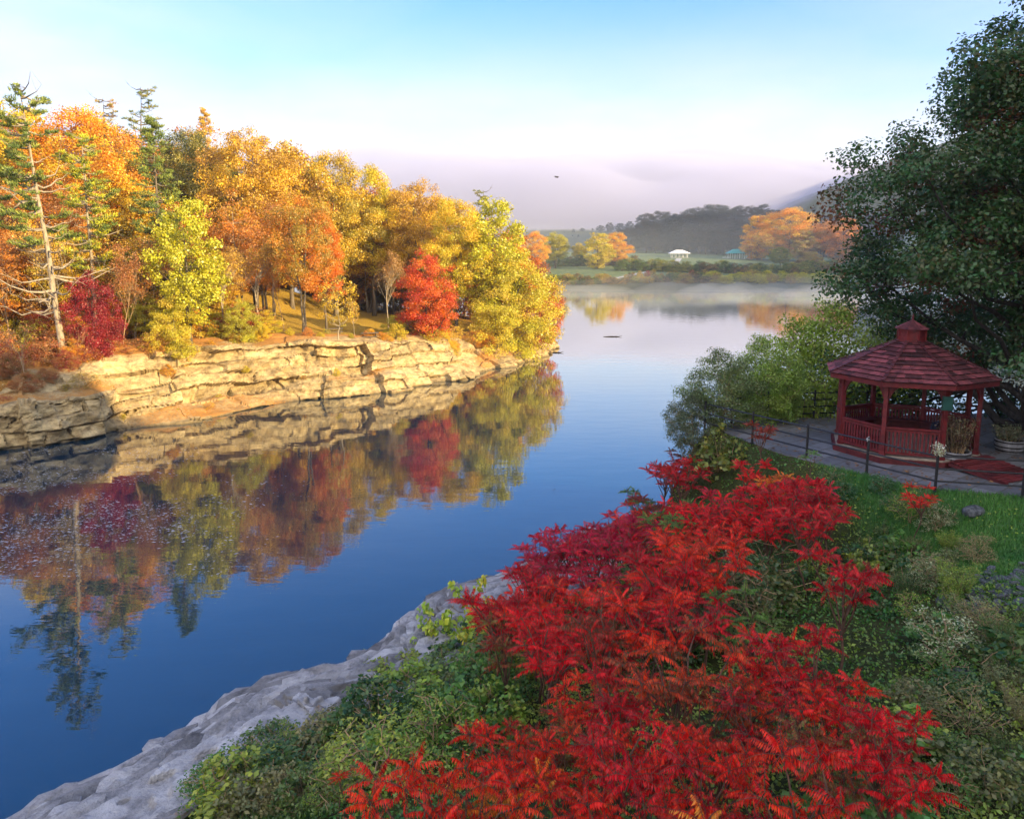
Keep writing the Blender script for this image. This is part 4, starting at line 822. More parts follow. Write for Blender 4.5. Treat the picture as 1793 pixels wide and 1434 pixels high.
def pavilion(px, Y, w, d, h, rh, hip, roofm, label, railing=False):
    b = world_xy(px, Y, gf); r = empty('park_pavilion', b, R(-4)); tag(r, label, 'pavilion')
    for i in range(5):
        for j in (-1, 1):
            mb = MB(); mb.box((-w*.44+i*w*.22, j*d*.4, h/2), (.3,.3,h+.8)); mb.build('post', M_WPAINT, r)
    mb = MB(); o = .9; W, D = w/2+o, d/2+o
    e = [(-W,-D,h),(W,-D,h),(W,D,h),(-W,D,h)]; k = [(-W+hip,-0.3,h+rh),(W-hip,-0.3,h+rh),(W-hip,.3,h+rh),(-W+hip,.3,h+rh)]
    for i in range(4): mb.poly([e[i], e[(i+1)%4], k[(i+1)%4], k[i]], (.5,.5,.5))
    mb.poly(k, (.5,.5,.5)); mb.poly([(x,y,z-.18) for x,y,z in e[::-1]], (.3,.3,.3))
    for i in range(4): mb.poly([e[i], (e[i][0],e[i][1],h-.18), (e[(i+1)%4][0],e[(i+1)%4][1],h-.18), e[(i+1)%4]][::-1], (.9,.9,.9))
    mb.build('roof', roofm, r)
    mb = MB(); mb.box((0,0,-.2),(w,d,.6)); mb.build('floor', M_CONC, r)
    if railing:
        mb = MB(); mb.box((-w*.62,-d*.3,1.1),(w*.3,.1,.12))
        for i in range(9): mb.box((-w*.77+i*w*.0375,-d*.3,.5),(.1,.1,1.2))
        mb.build('railing', M_WPAINT, r)
M_WPAINT = surf('white_paint', (.62,.62,.62), (.75,.75,.75), 3, rough=.5, bump=.1)
M_CONC = surf('concrete', (.25,.25,.26), (.38,.38,.38), 3)
M_WROOF = surf('white_roof', (.80,.80,.82), (.88,.88,.88), 1, rough=.5, bump=0)
M_GROOF = surf('green_metal_roof', (.02,.22,.20), (.04,.30,.26), 1, rough=.45, bump=.1)
pavilion(1189, 470, 10.5, 7, 2.6, 1.9, 4.2, M_WROOF, 'open park pavilion with a bright white hipped roof across the river')
pavilion(1293, 480, 13.0, 8, 3.4, 2.6, 4.0, M_GROOF, 'long park pavilion with a teal green roof and white posts across the river', True)
# pale path across the far meadow
mb = MB(); pts = [world_xy(px, Y, gf) for px, Y in ((1075,305),(1110,325),(1150,350),(1180,400),(1190,455))]; q = resample(np.array(pts), 4.0); q[:,2] = gf(q[:,:2])+.06
d_ = unit(np.gradient(q, axis=0)); nrm_ = np.stack([-d_[:,1], d_[:,0], 0*d_[:,0]], 1)
Vp = np.concatenate([q-nrm_*1.6, q+nrm_*1.6]); n_ = len(q); mb.add(Vp, [[i, i+1, n_+i+1, n_+i] for i in range(n_-1)]); tag(mb.build('path', M_CONC), kind='structure')

# ------------------------------------------------------------------ terrace
m, t, out = newmat('flagstone'); g = N(t, 'ShaderNodeNewGeometry')
mp_ = N(t, 'ShaderNodeMapping'); mp_.inputs['Rotation'].default_value = (0,0,R(-38)); L(t, g.outputs['Position'], mp_.inputs[0])
wn = N(t, 'ShaderNodeTexNoise', i_Scale=1.3, i_Detail=3.0); L(t, mp_.outputs[0], wn.inputs['Vector'])
wm_ = N(t, 'ShaderNodeMix', data_type='RGBA', blend_type='LINEAR_LIGHT'); wm_.inputs['Factor'].default_value = .10; L(t, mp_.outputs[0], wm_.inputs['A']); L(t, wn.outputs['Color'], wm_.inputs['B'])
br = N(t, 'ShaderNodeTexBrick', i_Scale=1.0); br.offset = .43; br.squash = 1.5; br.squash_frequency = 3
br.inputs['Color1'].default_value = (.09,.095,.115,1); br.inputs['Color2'].default_value = (.17,.175,.20,1); br.inputs['Mortar'].default_value = (.07,.07,.06,1)
br.inputs['Mortar Size'].default_value = .022; br.inputs['Brick Width'].default_value = .95; br.inputs['Row Height'].default_value = .62; br.inputs['Bias'].default_value = 0
L(t, wm_.outputs['Result'], br.inputs['Vector'])
n3 = N(t, 'ShaderNodeTexNoise', i_Scale=5.0, i_Detail=6.0, i_Roughness=.7); L(t, g.outputs['Position'], n3.inputs['Vector'])
m3 = N(t, 'ShaderNodeMix', data_type='RGBA', blend_type='OVERLAY'); m3.inputs['Factor'].default_value = .6; L(t, br.outputs['Color'], m3.inputs['A']); L(t, n3.outputs['Fac'], m3.inputs['B'])
b_ = N(t, 'ShaderNodeBsdfPrincipled', i_Roughness=.62); L(t, m3.outputs['Result'], b_.inputs['Base Color'])
ad_ = N(t, 'ShaderNodeMath', operation='MULTIPLY_ADD', n_1=-1.2); L(t, br.outputs['Fac'], ad_.inputs[0]); L(t, n3.outputs['Fac'], ad_.inputs[2])
bp_ = N(t, 'ShaderNodeBump', i_Strength=.5, i_Distance=.03); L(t, ad_.outputs[0], bp_.inputs['Height']); L(t, bp_.outputs[0], b_.inputs['Normal']); L(t, b_.outputs[0], out.inputs[0]); M_FLAG = m
mb = MB(); tv = [(x, y, TZ-.12) for x, y in TERR]; mb.prism(tv, (0,0,.12+.004), (.5,.5,.5)); tag(mb.build('terrace_pavement', M_FLAG), kind='structure')
ZT = TZ+.004

# gazebo
def redpaint(name, a, b, lv=.22, rough=.55): return surf(name, a, b, 5, rough=rough, bump=.25, lvamt=lv, bscale=30)
M_RED = redpaint('barn_red_paint', (.07,.007,.010), (.155,.014,.018))
M_REDF = redpaint('red_deck', (.06,.008,.011), (.13,.018,.020), .4)
M_SHIN = redpaint('red_shingle', (.055,.014,.020), (.19,.045,.052), .75, .85)
M_CAP = redpaint('dark_ridge', (.05,.012,.016), (.10,.025,.028), .2)
GC = P(1580, 786, ZT)[:2]; GA = math.atan2(-GC[1], -GC[0])          # bearing from the gazebo back to the camera
GA0 = GA+R(15)*-1                                                   # near corner turned to the left of the view
gz = empty('gazebo', (GC[0], GC[1], ZT)); tag(gz, 'red octagonal gazebo with shingled roof and cupola on the stone terrace', 'gazebo')
RP, RF, RE = 2.19, 2.43, 2.68
ang = [GA0+R(45)*k for k in range(8)]                               # k=0 near corner, +k goes anticlockwise (to the right of the view)
def oc(r, k, z=0): return np.array([r*math.cos(ang[k % 8]), r*math.sin(ang[k % 8]), z])
HF, HE = .22, 2.55
mb = MB(); mb.prism([oc(RF,k,0) for k in range(8)], (0,0,HF-.05), (.4,.5,.5)); mb.build('base', M_REDF, gz)
mb = MB(); mb.prism([oc(RF-.10,k,HF-.048) for k in range(8)], (0,0,.05), (.6,.5,.5)); mb.build('floor', surf('pale_deck', (.20,.16,.13), (.32,.27,.22), 6, lvamt=0), gz)
OPEN = 1                                                            # side 1 (between posts 1 and 2) is the way in
for k in range(8):
    mb = MB(); c = oc(RP,k); a = ang[k]
    mb.box((c[0],c[1],HF+(HE-HF)/2),(.125,.125,HE-HF), a); mb.box((c[0],c[1],HF+.06),(.17,.17,.12), a); mb.box((c[0],c[1],HE-.05),(.17,.17,.08), a)
    p = mb.build('post', M_RED, gz)
    bm_ = MB()
    for sgn in (-1, 1):                                             # curved brackets under the beam
        d = unit(oc(RP,k+sgn)-c); q = []
        for i in range(7):
            f = i/6; q.append(c+d*(.06+.36*f)+np.array([0,0,HE-.09-.46*(1-f)**2.2]))
        top = [x*np.array([1,1,0])+np.array([0,0,HE-.085]) for x in q]; nn = np.cross(d, [0,0,1])*.03
        for i in range(6): bm_.prism([q[i]-nn, q[i+1]-nn, top[i+1]-nn, top[i]-nn], nn*2, (.5,.5,.5))
    bm_.build('bracket', M_RED, p)
    mb = MB(); mb.beam(oc(RP,k,HE+.03), oc(RP,k+1,HE+.03), .09, .16, (.4,.5,.5)); mb.build('beam', M_RED, gz)
    if k != OPEN:
        a_, b_2 = oc(RP,k), oc(RP,k+1); rl = empty('railing', (0,0,0), 0, gz)
        mb = MB(); mb.beam(a_+[0,0,HF+.92], b_2+[0,0,HF+.92], .11, .05, (.8,.5,.5)); mb.beam(a_+[0,0,HF+.83], b_2+[0,0,HF+.83], .045, .08, (.5,.5,.5)); mb.beam(a_+[0,0,HF+.10], b_2+[0,0,HF+.10], .045, .08, (.5,.5,.5))
        mb.build('rail', M_RED, rl); mb = MB(); L_ = np.linalg.norm(b_2-a_); n_ = 15
        for i in range(1, n_): c2 = a_+(b_2-a_)*i/n_; mb.box((c2[0],c2[1],HF+.465),(.062,.028,.65), math.atan2(*(b_2-a_)[[1,0]]))
        mb.build('balusters', M_RED, rl)
        # bench along the inside
        if k not in (0,):
            mb = MB(); i1, i2 = oc(RP-.30,k,HF+.45), oc(RP-.30,k+1,HF+.45); mb.beam(i1, i2, .36, .04, (.3,.5,.5)); mb.beam(oc(RP-.16,k,HF+.22), oc(RP-.16,k+1,HF+.22), .04, .42, (.25,.5,.5)); mb.build('bench', M_REDF, gz)
# roof: shingle courses on eight faces, ridge caps, fascia, ceiling
RZ0, RZ1, RCUP = HE+.02, HE+1.20, .42
rf = empty('roof', (0,0,0), 0, gz); mb = MB(); random.seed(3)
NC = 10
for k in range(8):
    e0, e1 = oc(RE,k,RZ0+.10), oc(RE,k+1,RZ0+.10); t0, t1 = oc(RCUP*.8,k,RZ1), oc(RCUP*.8,k+1,RZ1); fn = unit(np.cross(e1-e0, t0-e0))
    for c in range(NC):
        f0 = c/NC-.012; f1 = (c+1)/NC+.03; A, B = e0+(t0-e0)*f0, e1+(t1-e1)*f0; C_, D_ = e1+(t1-e1)*f1, e0+(t0-e0)*f1
        n = max(2, int(np.linalg.norm(B-A)/.36)); u = 0; cuts = [0]
        while cuts[-1] < 1: cuts.append(min(1, cuts[-1]+(1/n)*random.uniform(.6,1.4)))
        for i in range(len(cuts)-1):
            a, b = cuts[i]+.003, cuts[i+1]-.003; lift = fn*(.050+random.uniform(0,.018)); j = (C_-B)*random.uniform(-.10,.03)*0
            q = [A+(B-A)*a+lift+j, A+(B-A)*b+lift+j, D_+(C_-D_)*b+fn*.004, D_+(C_-D_)*a+fn*.004]
            r = random.random(); mb.poly(q, (r,.5,.5)); lo = [q[0]-fn*.03, q[1]-fn*.03]; mb.poly([lo[0], lo[1], q[1], q[0]], (0,.5,.5))
mb.build('shingles', M_SHIN, rf)
for k in range(8):
    mb = MB()
    for c in range(12):
        a = oc(RE+.02,k,RZ0+.115)+(oc(RCUP*.8,k,RZ1+.02)-oc(RE+.02,k,RZ0+.115))*(c/12); b = oc(RE+.02,k,RZ0+.115)+(oc(RCUP*.8,k,RZ1+.02)-oc(RE+.02,k,RZ0+.115))*((c+1.15)/12)
        mb.beam(a+[0,0,.055], b+[0,0,.03], .10, .020, (random.random(),.5,.5))
    mb.build('ridge_cap', M_CAP, rf)
mb = MB()
for k in range(8): mb.beam(oc(RE-.03,k,RZ0+.02), oc(RE-.03,k+1,RZ0+.02), .03, .15, (.5,.5,.5))
mb.build('fascia', M_RED, rf)
mb = MB(); mb.prism([oc(RE-.05,k,RZ0-.03) for k in range(8)], (0,0,.03), (.2,.5,.5)); mb.build('ceiling', M_CAP, rf)
cu = empty('cupola', (0,0,RZ1-.10), 0, gz); mb = MB(); mb.prism([oc(RCUP,k,0)*np.array([1,1,0]) for k in range(8)], (0,0,.50), (.5,.5,.5))
for k in range(8): mb.beam(oc(RCUP+.01,k,0), oc(RCUP+.01,k,.5), .05, .05, (.8,.5,.5)); mb.beam(oc(RCUP+.02,k,.06), oc(RCUP+.02,k+1,.06), .05, .10, (.7,.5,.5)); mb.beam(oc(RCUP+.02,k,.47), oc(RCUP+.02,k+1,.47), .05, .06, (.7,.5,.5))
mb.build('cupola_wall', M_RED, cu)
mb = MB()
for k in range(8): mb.poly([oc(RCUP+.13,k,.50), oc(RCUP+.13,k+1,.50), (0,0,.80)], (random.random(),.5,.5)); mb.poly([oc(RCUP+.13,k+1,.50), oc(RCUP+.13,k,.50), (0,0,.50)], (.1,.5,.5))
mb.tube([(0,0,.76),(0,0,.90),(0,0,.98)], [.03,.035,.005], 6, (.5,.5,.5)); mb.build('cupola_roof', M_SHIN, cu)
# speaker box / notice board hanging on post 1
sb = empty('notice_box', (GC[0]+oc(RP+.09,1)[0], GC[1]+oc(RP+.09,1)[1], ZT+2.05)); M_GBOX = surf('dark_green_box', (.01,.045,.04), (.02,.07,.06), 4, rough=.5)
mb = MB(); mb.box((0,0,0),(.10,.30,.44), GA+R(10)); mb.build('box', M_GBOX, sb); mb = MB(); mb.box((math.cos(GA)*.06,math.sin(GA)*.06,0),(.02,.25,.38), GA+R(10)); mb.build('panel', surf('box_face', (.015,.06,.055), (.02,.08,.07), 4, rough=.35, bump=0), sb)
tag(sb, 'dark green box hung high on the right front post of the gazebo', 'box')
# ramp of red boards at the entrance
e = (oc(RF+.08,1)+oc(RF+.08,2))/2; ea = math.atan2(e[1], e[0]); en = unit(e*np.array([1,1,0])); es = np.array([-en[1], en[0], 0]); mb = MB()
for i in range(11):
    f = i/11; c = e+en*(.10+f*1.75); zz = (HF+.01)*(1-f)+.03; mb.box((c[0],c[1],zz),(.148,1.75,.035), ea, (random.random(),.5,.5))
for s in (-1, 1): mb.beam(e+es*s*.85+[0,0,HF-.06], e+en*1.85+es*s*.85+[0,0,.012], .05, .10, (.3,.5,.5))
rp = mb.build('entrance_ramp', M_REDF, None, loc=(GC[0],GC[1],ZT)); tag(rp, 'red board ramp leading up into the right side of the gazebo', 'ramp')

# folding chair with a dark blue cloth back, and a dark lectern-like board standing behind it
M_BLUE = surf('navy_cloth', (.012,.02,.06), (.03,.045,.11), 5, rough=.9); M_STEEL = surf('dark_steel', (.02,.02,.022), (.05,.05,.055), 8, rough=.4, metallic=.8, bump=.05)
ch = GC+ (oc(1.55,1)[:2]+oc(1.55,2)[:2])/2; cr_ = empty('chair', (ch[0], ch[1], ZT+HF+.003), GA+R(60)); tag(cr_, 'dark blue cloth folding chair standing just inside the gazebo entrance', 'chair')
mb = MB(); mb.box((0,0,.45),(.42,.42,.04)); mb.build('seat', M_BLUE, cr_)
mb = MB(); q = []
for i in range(7): f = i/6; mb.box((-.21-.05*math.sin(f*3.14)-.06*f, 0, .62+.32*f),(.03,.42-.10*abs(f-.5),.06), 0, (.5,.5,.5))
mb.build('backrest', M_BLUE, cr_)
for sx in (-1, 1):
    for sy in (-1, 1):
        mb = MB(); mb.tube([(sx*.19,sy*.20,.44),(sx*.25,sy*.21,0)], .012, 6); mb.build('leg', M_STEEL, cr_)
    mb = MB(); mb.tube([(-.20,sx*.21,.44),(-.27,sx*.21,.98)], .012, 6); mb.build('back_post', M_STEEL, cr_)

# half barrel planters
M_BARR = surf('weathered_oak_stave', (.16,.16,.18), (.34,.34,.37), 5, lvamt=.25, bump=.5); M_HOOP = surf('hoop_iron', (.015,.015,.018), (.05,.045,.045), 9, rough=.5, metallic=.6)
M_PLANT = leaf_mat('planter_leaf', trans=.3)
def small_plant(seed, n, spread, h, size, aspect=.45):
    rng = np.random.default_rng(seed); T = MB(); C = []
    for i in range(n):
        th = rng.uniform(0, 6.28); r = spread*rng.uniform(0,1)**.5; a = np.array([r*.5*math.cos(th), r*.5*math.sin(th), 0]); b = np.array([r*math.cos(th), r*math.sin(th), h*rng.uniform(.55,1)])
        q = limb(a, b, 4, .0, rng); T.tube(q, [.008,.006,.004,.003], 3, cap=False); C += [q[k] for k in (1,2,3)]
    C = np.array(C); V, F, lv = cluster_leaves(C, np.full(len(C), size*1.5), 9, size, seed+1, aspect=aspect, flat=.9); return T, V, F, lv
def barrel(loc, r, h, label, seed, ph, c1, c2, n=46):
    b = empty('barrel_planter', loc); tag(b, label, 'planter', 'half barrel planters')
    mb = MB(); ns = 22; random.seed(seed)
    for i in range(ns):
        a0, a1 = i/ns*2*math.pi+.004, (i+1)/ns*2*math.pi-.004; lv = (random.random(),.5,.5); prof = [(r*.84,0),(r*.95,h*.33),(r,h*.7),(r*1.0,h)]
        for j in range(3):
            (r0,z0),(r1,z1) = prof[j], prof[j+1]; mb.poly([(r0*math.cos(a0),r0*math.sin(a0),z0),(r0*math.cos(a1),r0*math.sin(a1),z0),(r1*math.cos(a1),r1*math.sin(a1),z1),(r1*math.cos(a0),r1*math.sin(a0),z1)], lv)
        mb.poly([(r*math.cos(a0),r*math.sin(a0),h),(r*math.cos(a1),r*math.sin(a1),h),(r*.92*math.cos(a1),r*.92*math.sin(a1),h),(r*.92*math.cos(a0),r*.92*math.sin(a0),h)], lv)
    mb.build('tub', M_BARR, b)
    for z, rr in ((h*.16,.90),(h*.48,.985),(h*.86,1.01)):
        mb = MB(); mb.lathe((0,0,z), [(r*rr,-.022),(r*rr+.008,-.022),(r*rr+.008,.022),(r*rr,.022)], 28); mb.build('hoop', M_HOOP, b)
    mb = MB(); mb.lathe((0,0,h-.06), [(r*.93,0),(.01,.03)], 22); mb.build('soil', surf('potting_soil', (.02,.014,.01), (.05,.035,.025), 12), b)
    T, V, F, lv = small_plant(seed, n, r*1.15, ph, .085)
    p = empty('flowers', (0,0,h-.05), 0, b); T.build('stems', M_TWIG, p); c = obj('leaves', mesh_data('planter_leaves', V, F, M_PLANT, fvec=lv), p); c.color = (*c1,1); c['col2'] = list(c2)
bp1 = P(1670, 812, ZT); barrel((bp1[0], bp1[1], ZT), .46, .44, 'half barrel planter with red and green plants beside the red ramp', 61, 1.15, (.06,.022,.028), (.13,.12,.05), 70)
bp2 = P(1767, 790, ZT); barrel((bp2[0], bp2[1], ZT), .46, .42, 'half barrel planter with grey-green plants to the right of the gazebo', 62, .55, (.10,.15,.08), (.25,.24,.14), 40)

# pipe fence along the terrace
M_PIPE = surf('black_pipe', (.008,.009,.013), (.025,.026,.032), 20, rough=.42, bump=.1)
FP = [(1300,760),(1412,801),(1517,829),(1637,860)]
fpts = [P(x, y, ZT) for x, y in FP]; fpts[0] = fpts[1]+(fpts[1]-fpts[2])*1.05; fpts.insert(0, fpts[0]+(fpts[0]-fpts[1])*1.0)
last = fpts[-1]; fpts += [np.array([last[0]+2.15, last[1]-.50, ZT]), np.array([last[0]+4.3, last[1]-.95, ZT])]
def fence(pts, hts, label, h=1.08, name='pipe_fence'):
    f = empty(name, pts[0]); tag(f, label, 'fence'); o = np.array(pts[0])
    for p in pts:
        mb = MB(); mb.tube([p-o+[0,0,-.15], p-o+[0,0,h]], .040, 10); mb.lathe(p-o+[0,0,h], [(.045,0),(.045,.03),(.025,.05),(.001,.055)], 10); mb.lathe(p-o, [(.07,.0),(.07,.012),(.035,.02)], 10); mb.build('post', M_PIPE, f)
    for z in hts:
        mb = MB(); mb.tube([p-o+[0,0,z] for p in pts], .027, 8); mb.build('rail', M_PIPE, f)
fence(fpts, (.30,.66,1.02), 'black pipe fence with three rails along the front edge of the terrace')
bk = [np.array([x, y, ZT]) for x, y in ((8.5,29.2),(10.2,30.1),(12.2,30.5),(14.4,30.7),(16.6,30.9),(18.8,31.1),(21,31.6),(23.4,32.1))]
fence(bk, (.22,.50,.78,1.06), 'black four-rail fence behind the gazebo at the drop to the river', 1.12)
# pale flowers in a small bunch tied on the fence post
fl = empty('flower_bunch', tuple(fpts[-3]+np.array([0,0,1.02]))); tag(fl, 'bunch of pale green and white flowers tied to a fence post top', 'flowers')
T, V, F, lv = small_plant(71, 13, .20, .34, .055, .5); T.build('stems', M_TWIG, fl); c = obj('petals', mesh_data('petals', V, F, M_PLANT, fvec=lv), fl); c.color = (.42,.48,.24,1); c['col2'] = [.7,.72,.62]
fl2 = empty('ribbon_bow', tuple(fpts[-4]+np.array([0,0,1.05]))); tag(fl2, 'small white bow on top of the second fence post from the corner', 'bow')
T, V, F, lv = small_plant(72, 4, .05, .05, .04, .6); c = obj('ribbon', mesh_data('ribbon', V, F, M_PLANT, fvec=lv), fl2); c.color = (.6,.6,.6,1); c['col2'] = [.75,.75,.75]
# fallen leaves on the paving
rng = np.random.default_rng(81); n = 2600; p = np.stack([rng.uniform(8, 20, n), rng.uniform(20, 34, n)], 1); p = p[inpoly(p, TERR)]; p = p[vnoise(np.concatenate([p*.8, 0*p[:,:1]], 1), 5) > .36]; p = p[np.hypot(*(p-GC).T) > 2.8]
V, F = leaf_quads(np.concatenate([p, np.full((len(p),1), ZT+.014)], 1), np.array([0,0,1.])+rng.normal(size=(len(p),3))*.14, rng.uniform(.07,.15,len(p)), .7, rng=rng)
lv = rng.uniform(0,1,(len(p),3)); tag(obj('fallen_leaves', mesh_data('fallen_leaves', V, F, leaf_mat('dry_leaf', trans=.05, objcol=False, c1=(.10,.05,.03), c2=(.36,.20,.09)), fvec=lv)), 'dry brown leaves scattered over the grey flagstones', 'leaves', kind='stuff')

# ------------------------------------------------------------------ the big maple by the terrace
def maple_mix(C, rng):
    m = .02+.16*rng.uniform(0,1,len(C)); red = smooth01((vnoise(C*.30+4, 7)-.63)/.12)*smooth01((-C[:,0]+2.5)/4)*smooth01((C[:,2]-6)/2)*smooth01((11-C[:,2])/3); return m+.75*red+.7*(rng.uniform(0,1,len(C)) < .10)
mt = P(1800, 762, TZ)
def maple_rej(p):
    w = p[:2]+mt[:2]; d = np.hypot(*(w-GC))
    if p[2] < 2.8 and w[1] < 30.3: return True
    if d < 4.0 and p[2] < 5.6 and w[1] < GC[1]+3.4: return True
    q = proj(np.array([[w[0], w[1], p[2]+TZ]]))[0]
    if np.hypot(p[0]+0, p[1]+0) > 7.2 and q[0] < 1475: return True
    if q[0] < 1450: return True
    return 1440 < q[0] < 1750 and 555 < q[1] < 800 and w[1] < GC[1]+3.2
MENV = [(.2,5.5),(1.6,6.8),(2.6,7.2),(3.6,7.6),(5.5,8.0),(7.3,7.5),(9.8,6.7),(11.5,5.3),(13.4,3.8),(15.2,2.2),(16.6,.4)]
T, V, F, lv = broadleaf(201, 17, MENV, nclump=960, per=215, leaf=.15, crad=.86, trunk_r=.42, nlimb=44, multi=3, gap=.95, mix_by=maple_mix, shell=.5, flat=.6, mixamt=.16, up=.9, reject=maple_rej, rag=1)
mr = empty('maple_tree', (mt[0], mt[1], TZ-.1)); tag(mr, 'huge dark green maple with reddening leaves towering beside the gazebo', 'tree')
T.build('trunk', M_BARKD, mr, True); c = obj('crown', mesh_data('maple_crown', V, F, M_LEAF, fvec=lv), mr); c.color = (.042,.125,.032,1); c['col2'] = [.17,.045,.020]

# green bushes at the terrace edge
def px_bush(key, px, Y, top, c1, c2, lab, w=1.0, name='shrub', **kw): return plant_px(key, name, 'shrub', px, Y, top, c1, c2, lab, gfun=gr, w=w, **kw)
px_bush('shrub_d', 1262, 29.5, 622, (.11,.18,.06), (.22,.28,.09), 'large grey-green twiggy willow bush hanging over the river', 1.05)
px_bush('shrub_d', 1215, 29.0, 690, (.08,.12,.06), (.14,.17,.07), 'lower left bush of the grey-green clump above the water', .9)
px_bush('shrub_d', 1330, 30.2, 600, (.20,.34,.05), (.32,.42,.07), 'yellow-green bush between the willow bush and the gazebo', .95)
px_bush('shrub_a', 1375, 29.8, 650, (.20,.36,.06), (.32,.44,.09), 'light green leafy bush at the left end of the terrace', .62)
px_bush('shrub_d', 1455, 33.0, 552, (.26,.40,.04), (.38,.48,.07), 'bright green many-stemmed bush rising behind the gazebo roof', .85)
px_bush('shrub_d', 1395, 33.0, 580, (.22,.36,.04), (.34,.44,.06), 'green bush left of the many-stemmed one behind the back fence', .8)

# ------------------------------------------------------------------ near bank: sumac stand, bushes, ground cover, grass
def ground_hit(px, py, gfun):
    d = ray(px, py); t = np.arange(3, 130, .05); q = np.array([0,0,CAM_Z])+t[:,None]*d; z = gfun(q[:,:2]); k = np.argmax(q[:,2] < z); return np.array([q[k,0], q[k,1], z[k]])
def sumac(seed, H, tips=5, fr=9, L0=.47, fork=.5, rng_=None, spread=.9, leafl=.088):
    rng = np.random.default_rng(seed); T = MB(); TP = []
    def stem(a, b, r0, r1): q = limb(a, b, 5, -.05, rng); T.tube(q, np.linspace(r0, r1, 5), 5, cap=False); return q
    m = stem(np.array([0,0,-.2]), np.array([rng.normal()*.15, rng.normal()*.15, H*fork]), .035, .024)
    for i in range(tips):
        th = i/tips*6.28+rng.uniform(-.4,.4); r = spread*rng.uniform(.35,1)
        if tips == 1: r = .1
        b = np.array([r*math.cos(th), r*math.sin(th), H*rng.uniform(.80,1.0)-L0*.25]); s = m[-1] if rng.random() < .6 else m[3]; q = stem(s, b, .022, .011); TP.append((q[-1], unit(q[-1]-q[-2])))
        if rng.random() < .4: TP.append((q[2]+np.array([0,0,.02]), unit(np.array([math.cos(th+1), math.sin(th+1), .6]))))
    Cc=[]; NN=[]; AX=[]; SZ=[]; M=[]; VV=[]
    for p, d in TP:
        nf = fr+int(rng.integers(-2,3)); tm = rng.uniform(0,1)
        for k in range(nf):
            th = k*2.399+rng.uniform(-.3,.3); el = rng.uniform(.15,.75) if k < nf*.7 else rng.uniform(.8,1.3); L1 = L0*rng.uniform(.75,1.2)
            dr = np.array([math.cos(th)*math.cos(el), math.sin(th)*math.cos(el), math.sin(el)]); t = np.linspace(0,1,7); q = p+dr*L1*t[:,None]; q[:,2] -= .42*L1*t**2.2
            T.tube(q, np.linspace(.005,.002,7), 3, cap=False); nl = 15; fm = np.clip(tm*.5+rng.uniform(0,.5), 0, 1); val = rng.uniform(.2,.9)
            for j in range(nl):
                f = .16+.84*(j/(nl-1)); c = np.array([np.interp(f, t, q[:,i]) for i in range(3)]); tg = unit(np.array([dr[0], dr[1], dr[2]-.9*f])); sd_ = unit(np.cross(tg, [0,0,1.])); ll = leafl*(.55+.6*math.sin(min(1,f*.9+.12)*math.pi))*rng.uniform(.85,1.15)
                for s in ((-1,1) if j < nl-1 else (1,)):
                    ax = unit(sd_*s*.50+tg*.30+np.array([0,0,-.95]))+rng.normal(size=3)*.10; ax = unit(ax) if j < nl-1 else tg
                    nn = unit(np.cross(ax, tg)*s+rng.normal(size=3)*.15); Cc.append(c+ax*ll*.5); NN.append(nn); AX.append(ax*8); SZ.append(ll); M.append(fm+rng.normal()*.26); VV.append(val*.6+rng.uniform(0,.4))
    Cc=np.array(Cc); V,F = leaf_quads(Cc, np.array(NN), np.array(SZ), .22, axis=np.array(AX), rng=rng); lv = np.stack([np.clip(M,0,1), np.clip(VV,0,1), rng.uniform(0,1,len(M))],1); return T,V,F,lv
M_SUM = leaf_mat('sumac_leaf', trans=.42, gloss=.02, vlo=.22, vhi=1.5)
M_SSTEM = surf('sumac_stem', (.06,.03,.025), (.14,.08,.05), 8, bump=0)
NOM.update(sumac=2.8, herb=1, ivy=1.6)
for k in range(5): proto('sumac_%s' % 'abcde'[k], sumac, M_SUM, M_SSTEM, seed=300+k, H=2.8, tips=[8,9,7,8,10][k], fr=[10,9,11,10,9][k], spread=[.8,.95,.7,.85,1.0][k])
proto('sumac_s', sumac, M_SUM, M_SSTEM, seed=311, H=2.8, tips=1, fr=11, L0=.50, spread=.1, fork=.7, leafl=.10)
proto('sumac_t', sumac, M_SUM, M_SSTEM, seed=312, H=2.8, tips=3, fr=10, L0=.50, spread=.5, fork=.5, leafl=.095)
proto('herb_a', broadleaf, M_LEAF, M_TWIG, seed=321, H=1, env=[(.05,.35),(.3,.62),(.6,.6),(.9,.35),(1,.1)], nclump=60, per=26, leaf=.085, crad=.15, trunk_r=.015, nlimb=12, multi=3, up=.9)
proto('herb_b', broadleaf, M_LEAF, M_TWIG, seed=322, H=1, env=[(.05,.3),(.3,.5),(.6,.55),(.9,.4),(1,.15)], nclump=60, per=20, leaf=.055, crad=.14, trunk_r=.012, nlimb=16, multi=4, up=.5, aspect=.4)
proto('herb_c', broadleaf, M_LEAF, M_TWIG, seed=323, H=1, env=[(.05,.35),(.3,.7),(.55,.6),(.8,.35),(1,.1)], nclump=44, per=14, leaf=.115, crad=.15, trunk_r=.015, nlimb=16, multi=3, up=1.3, aspect=.75)
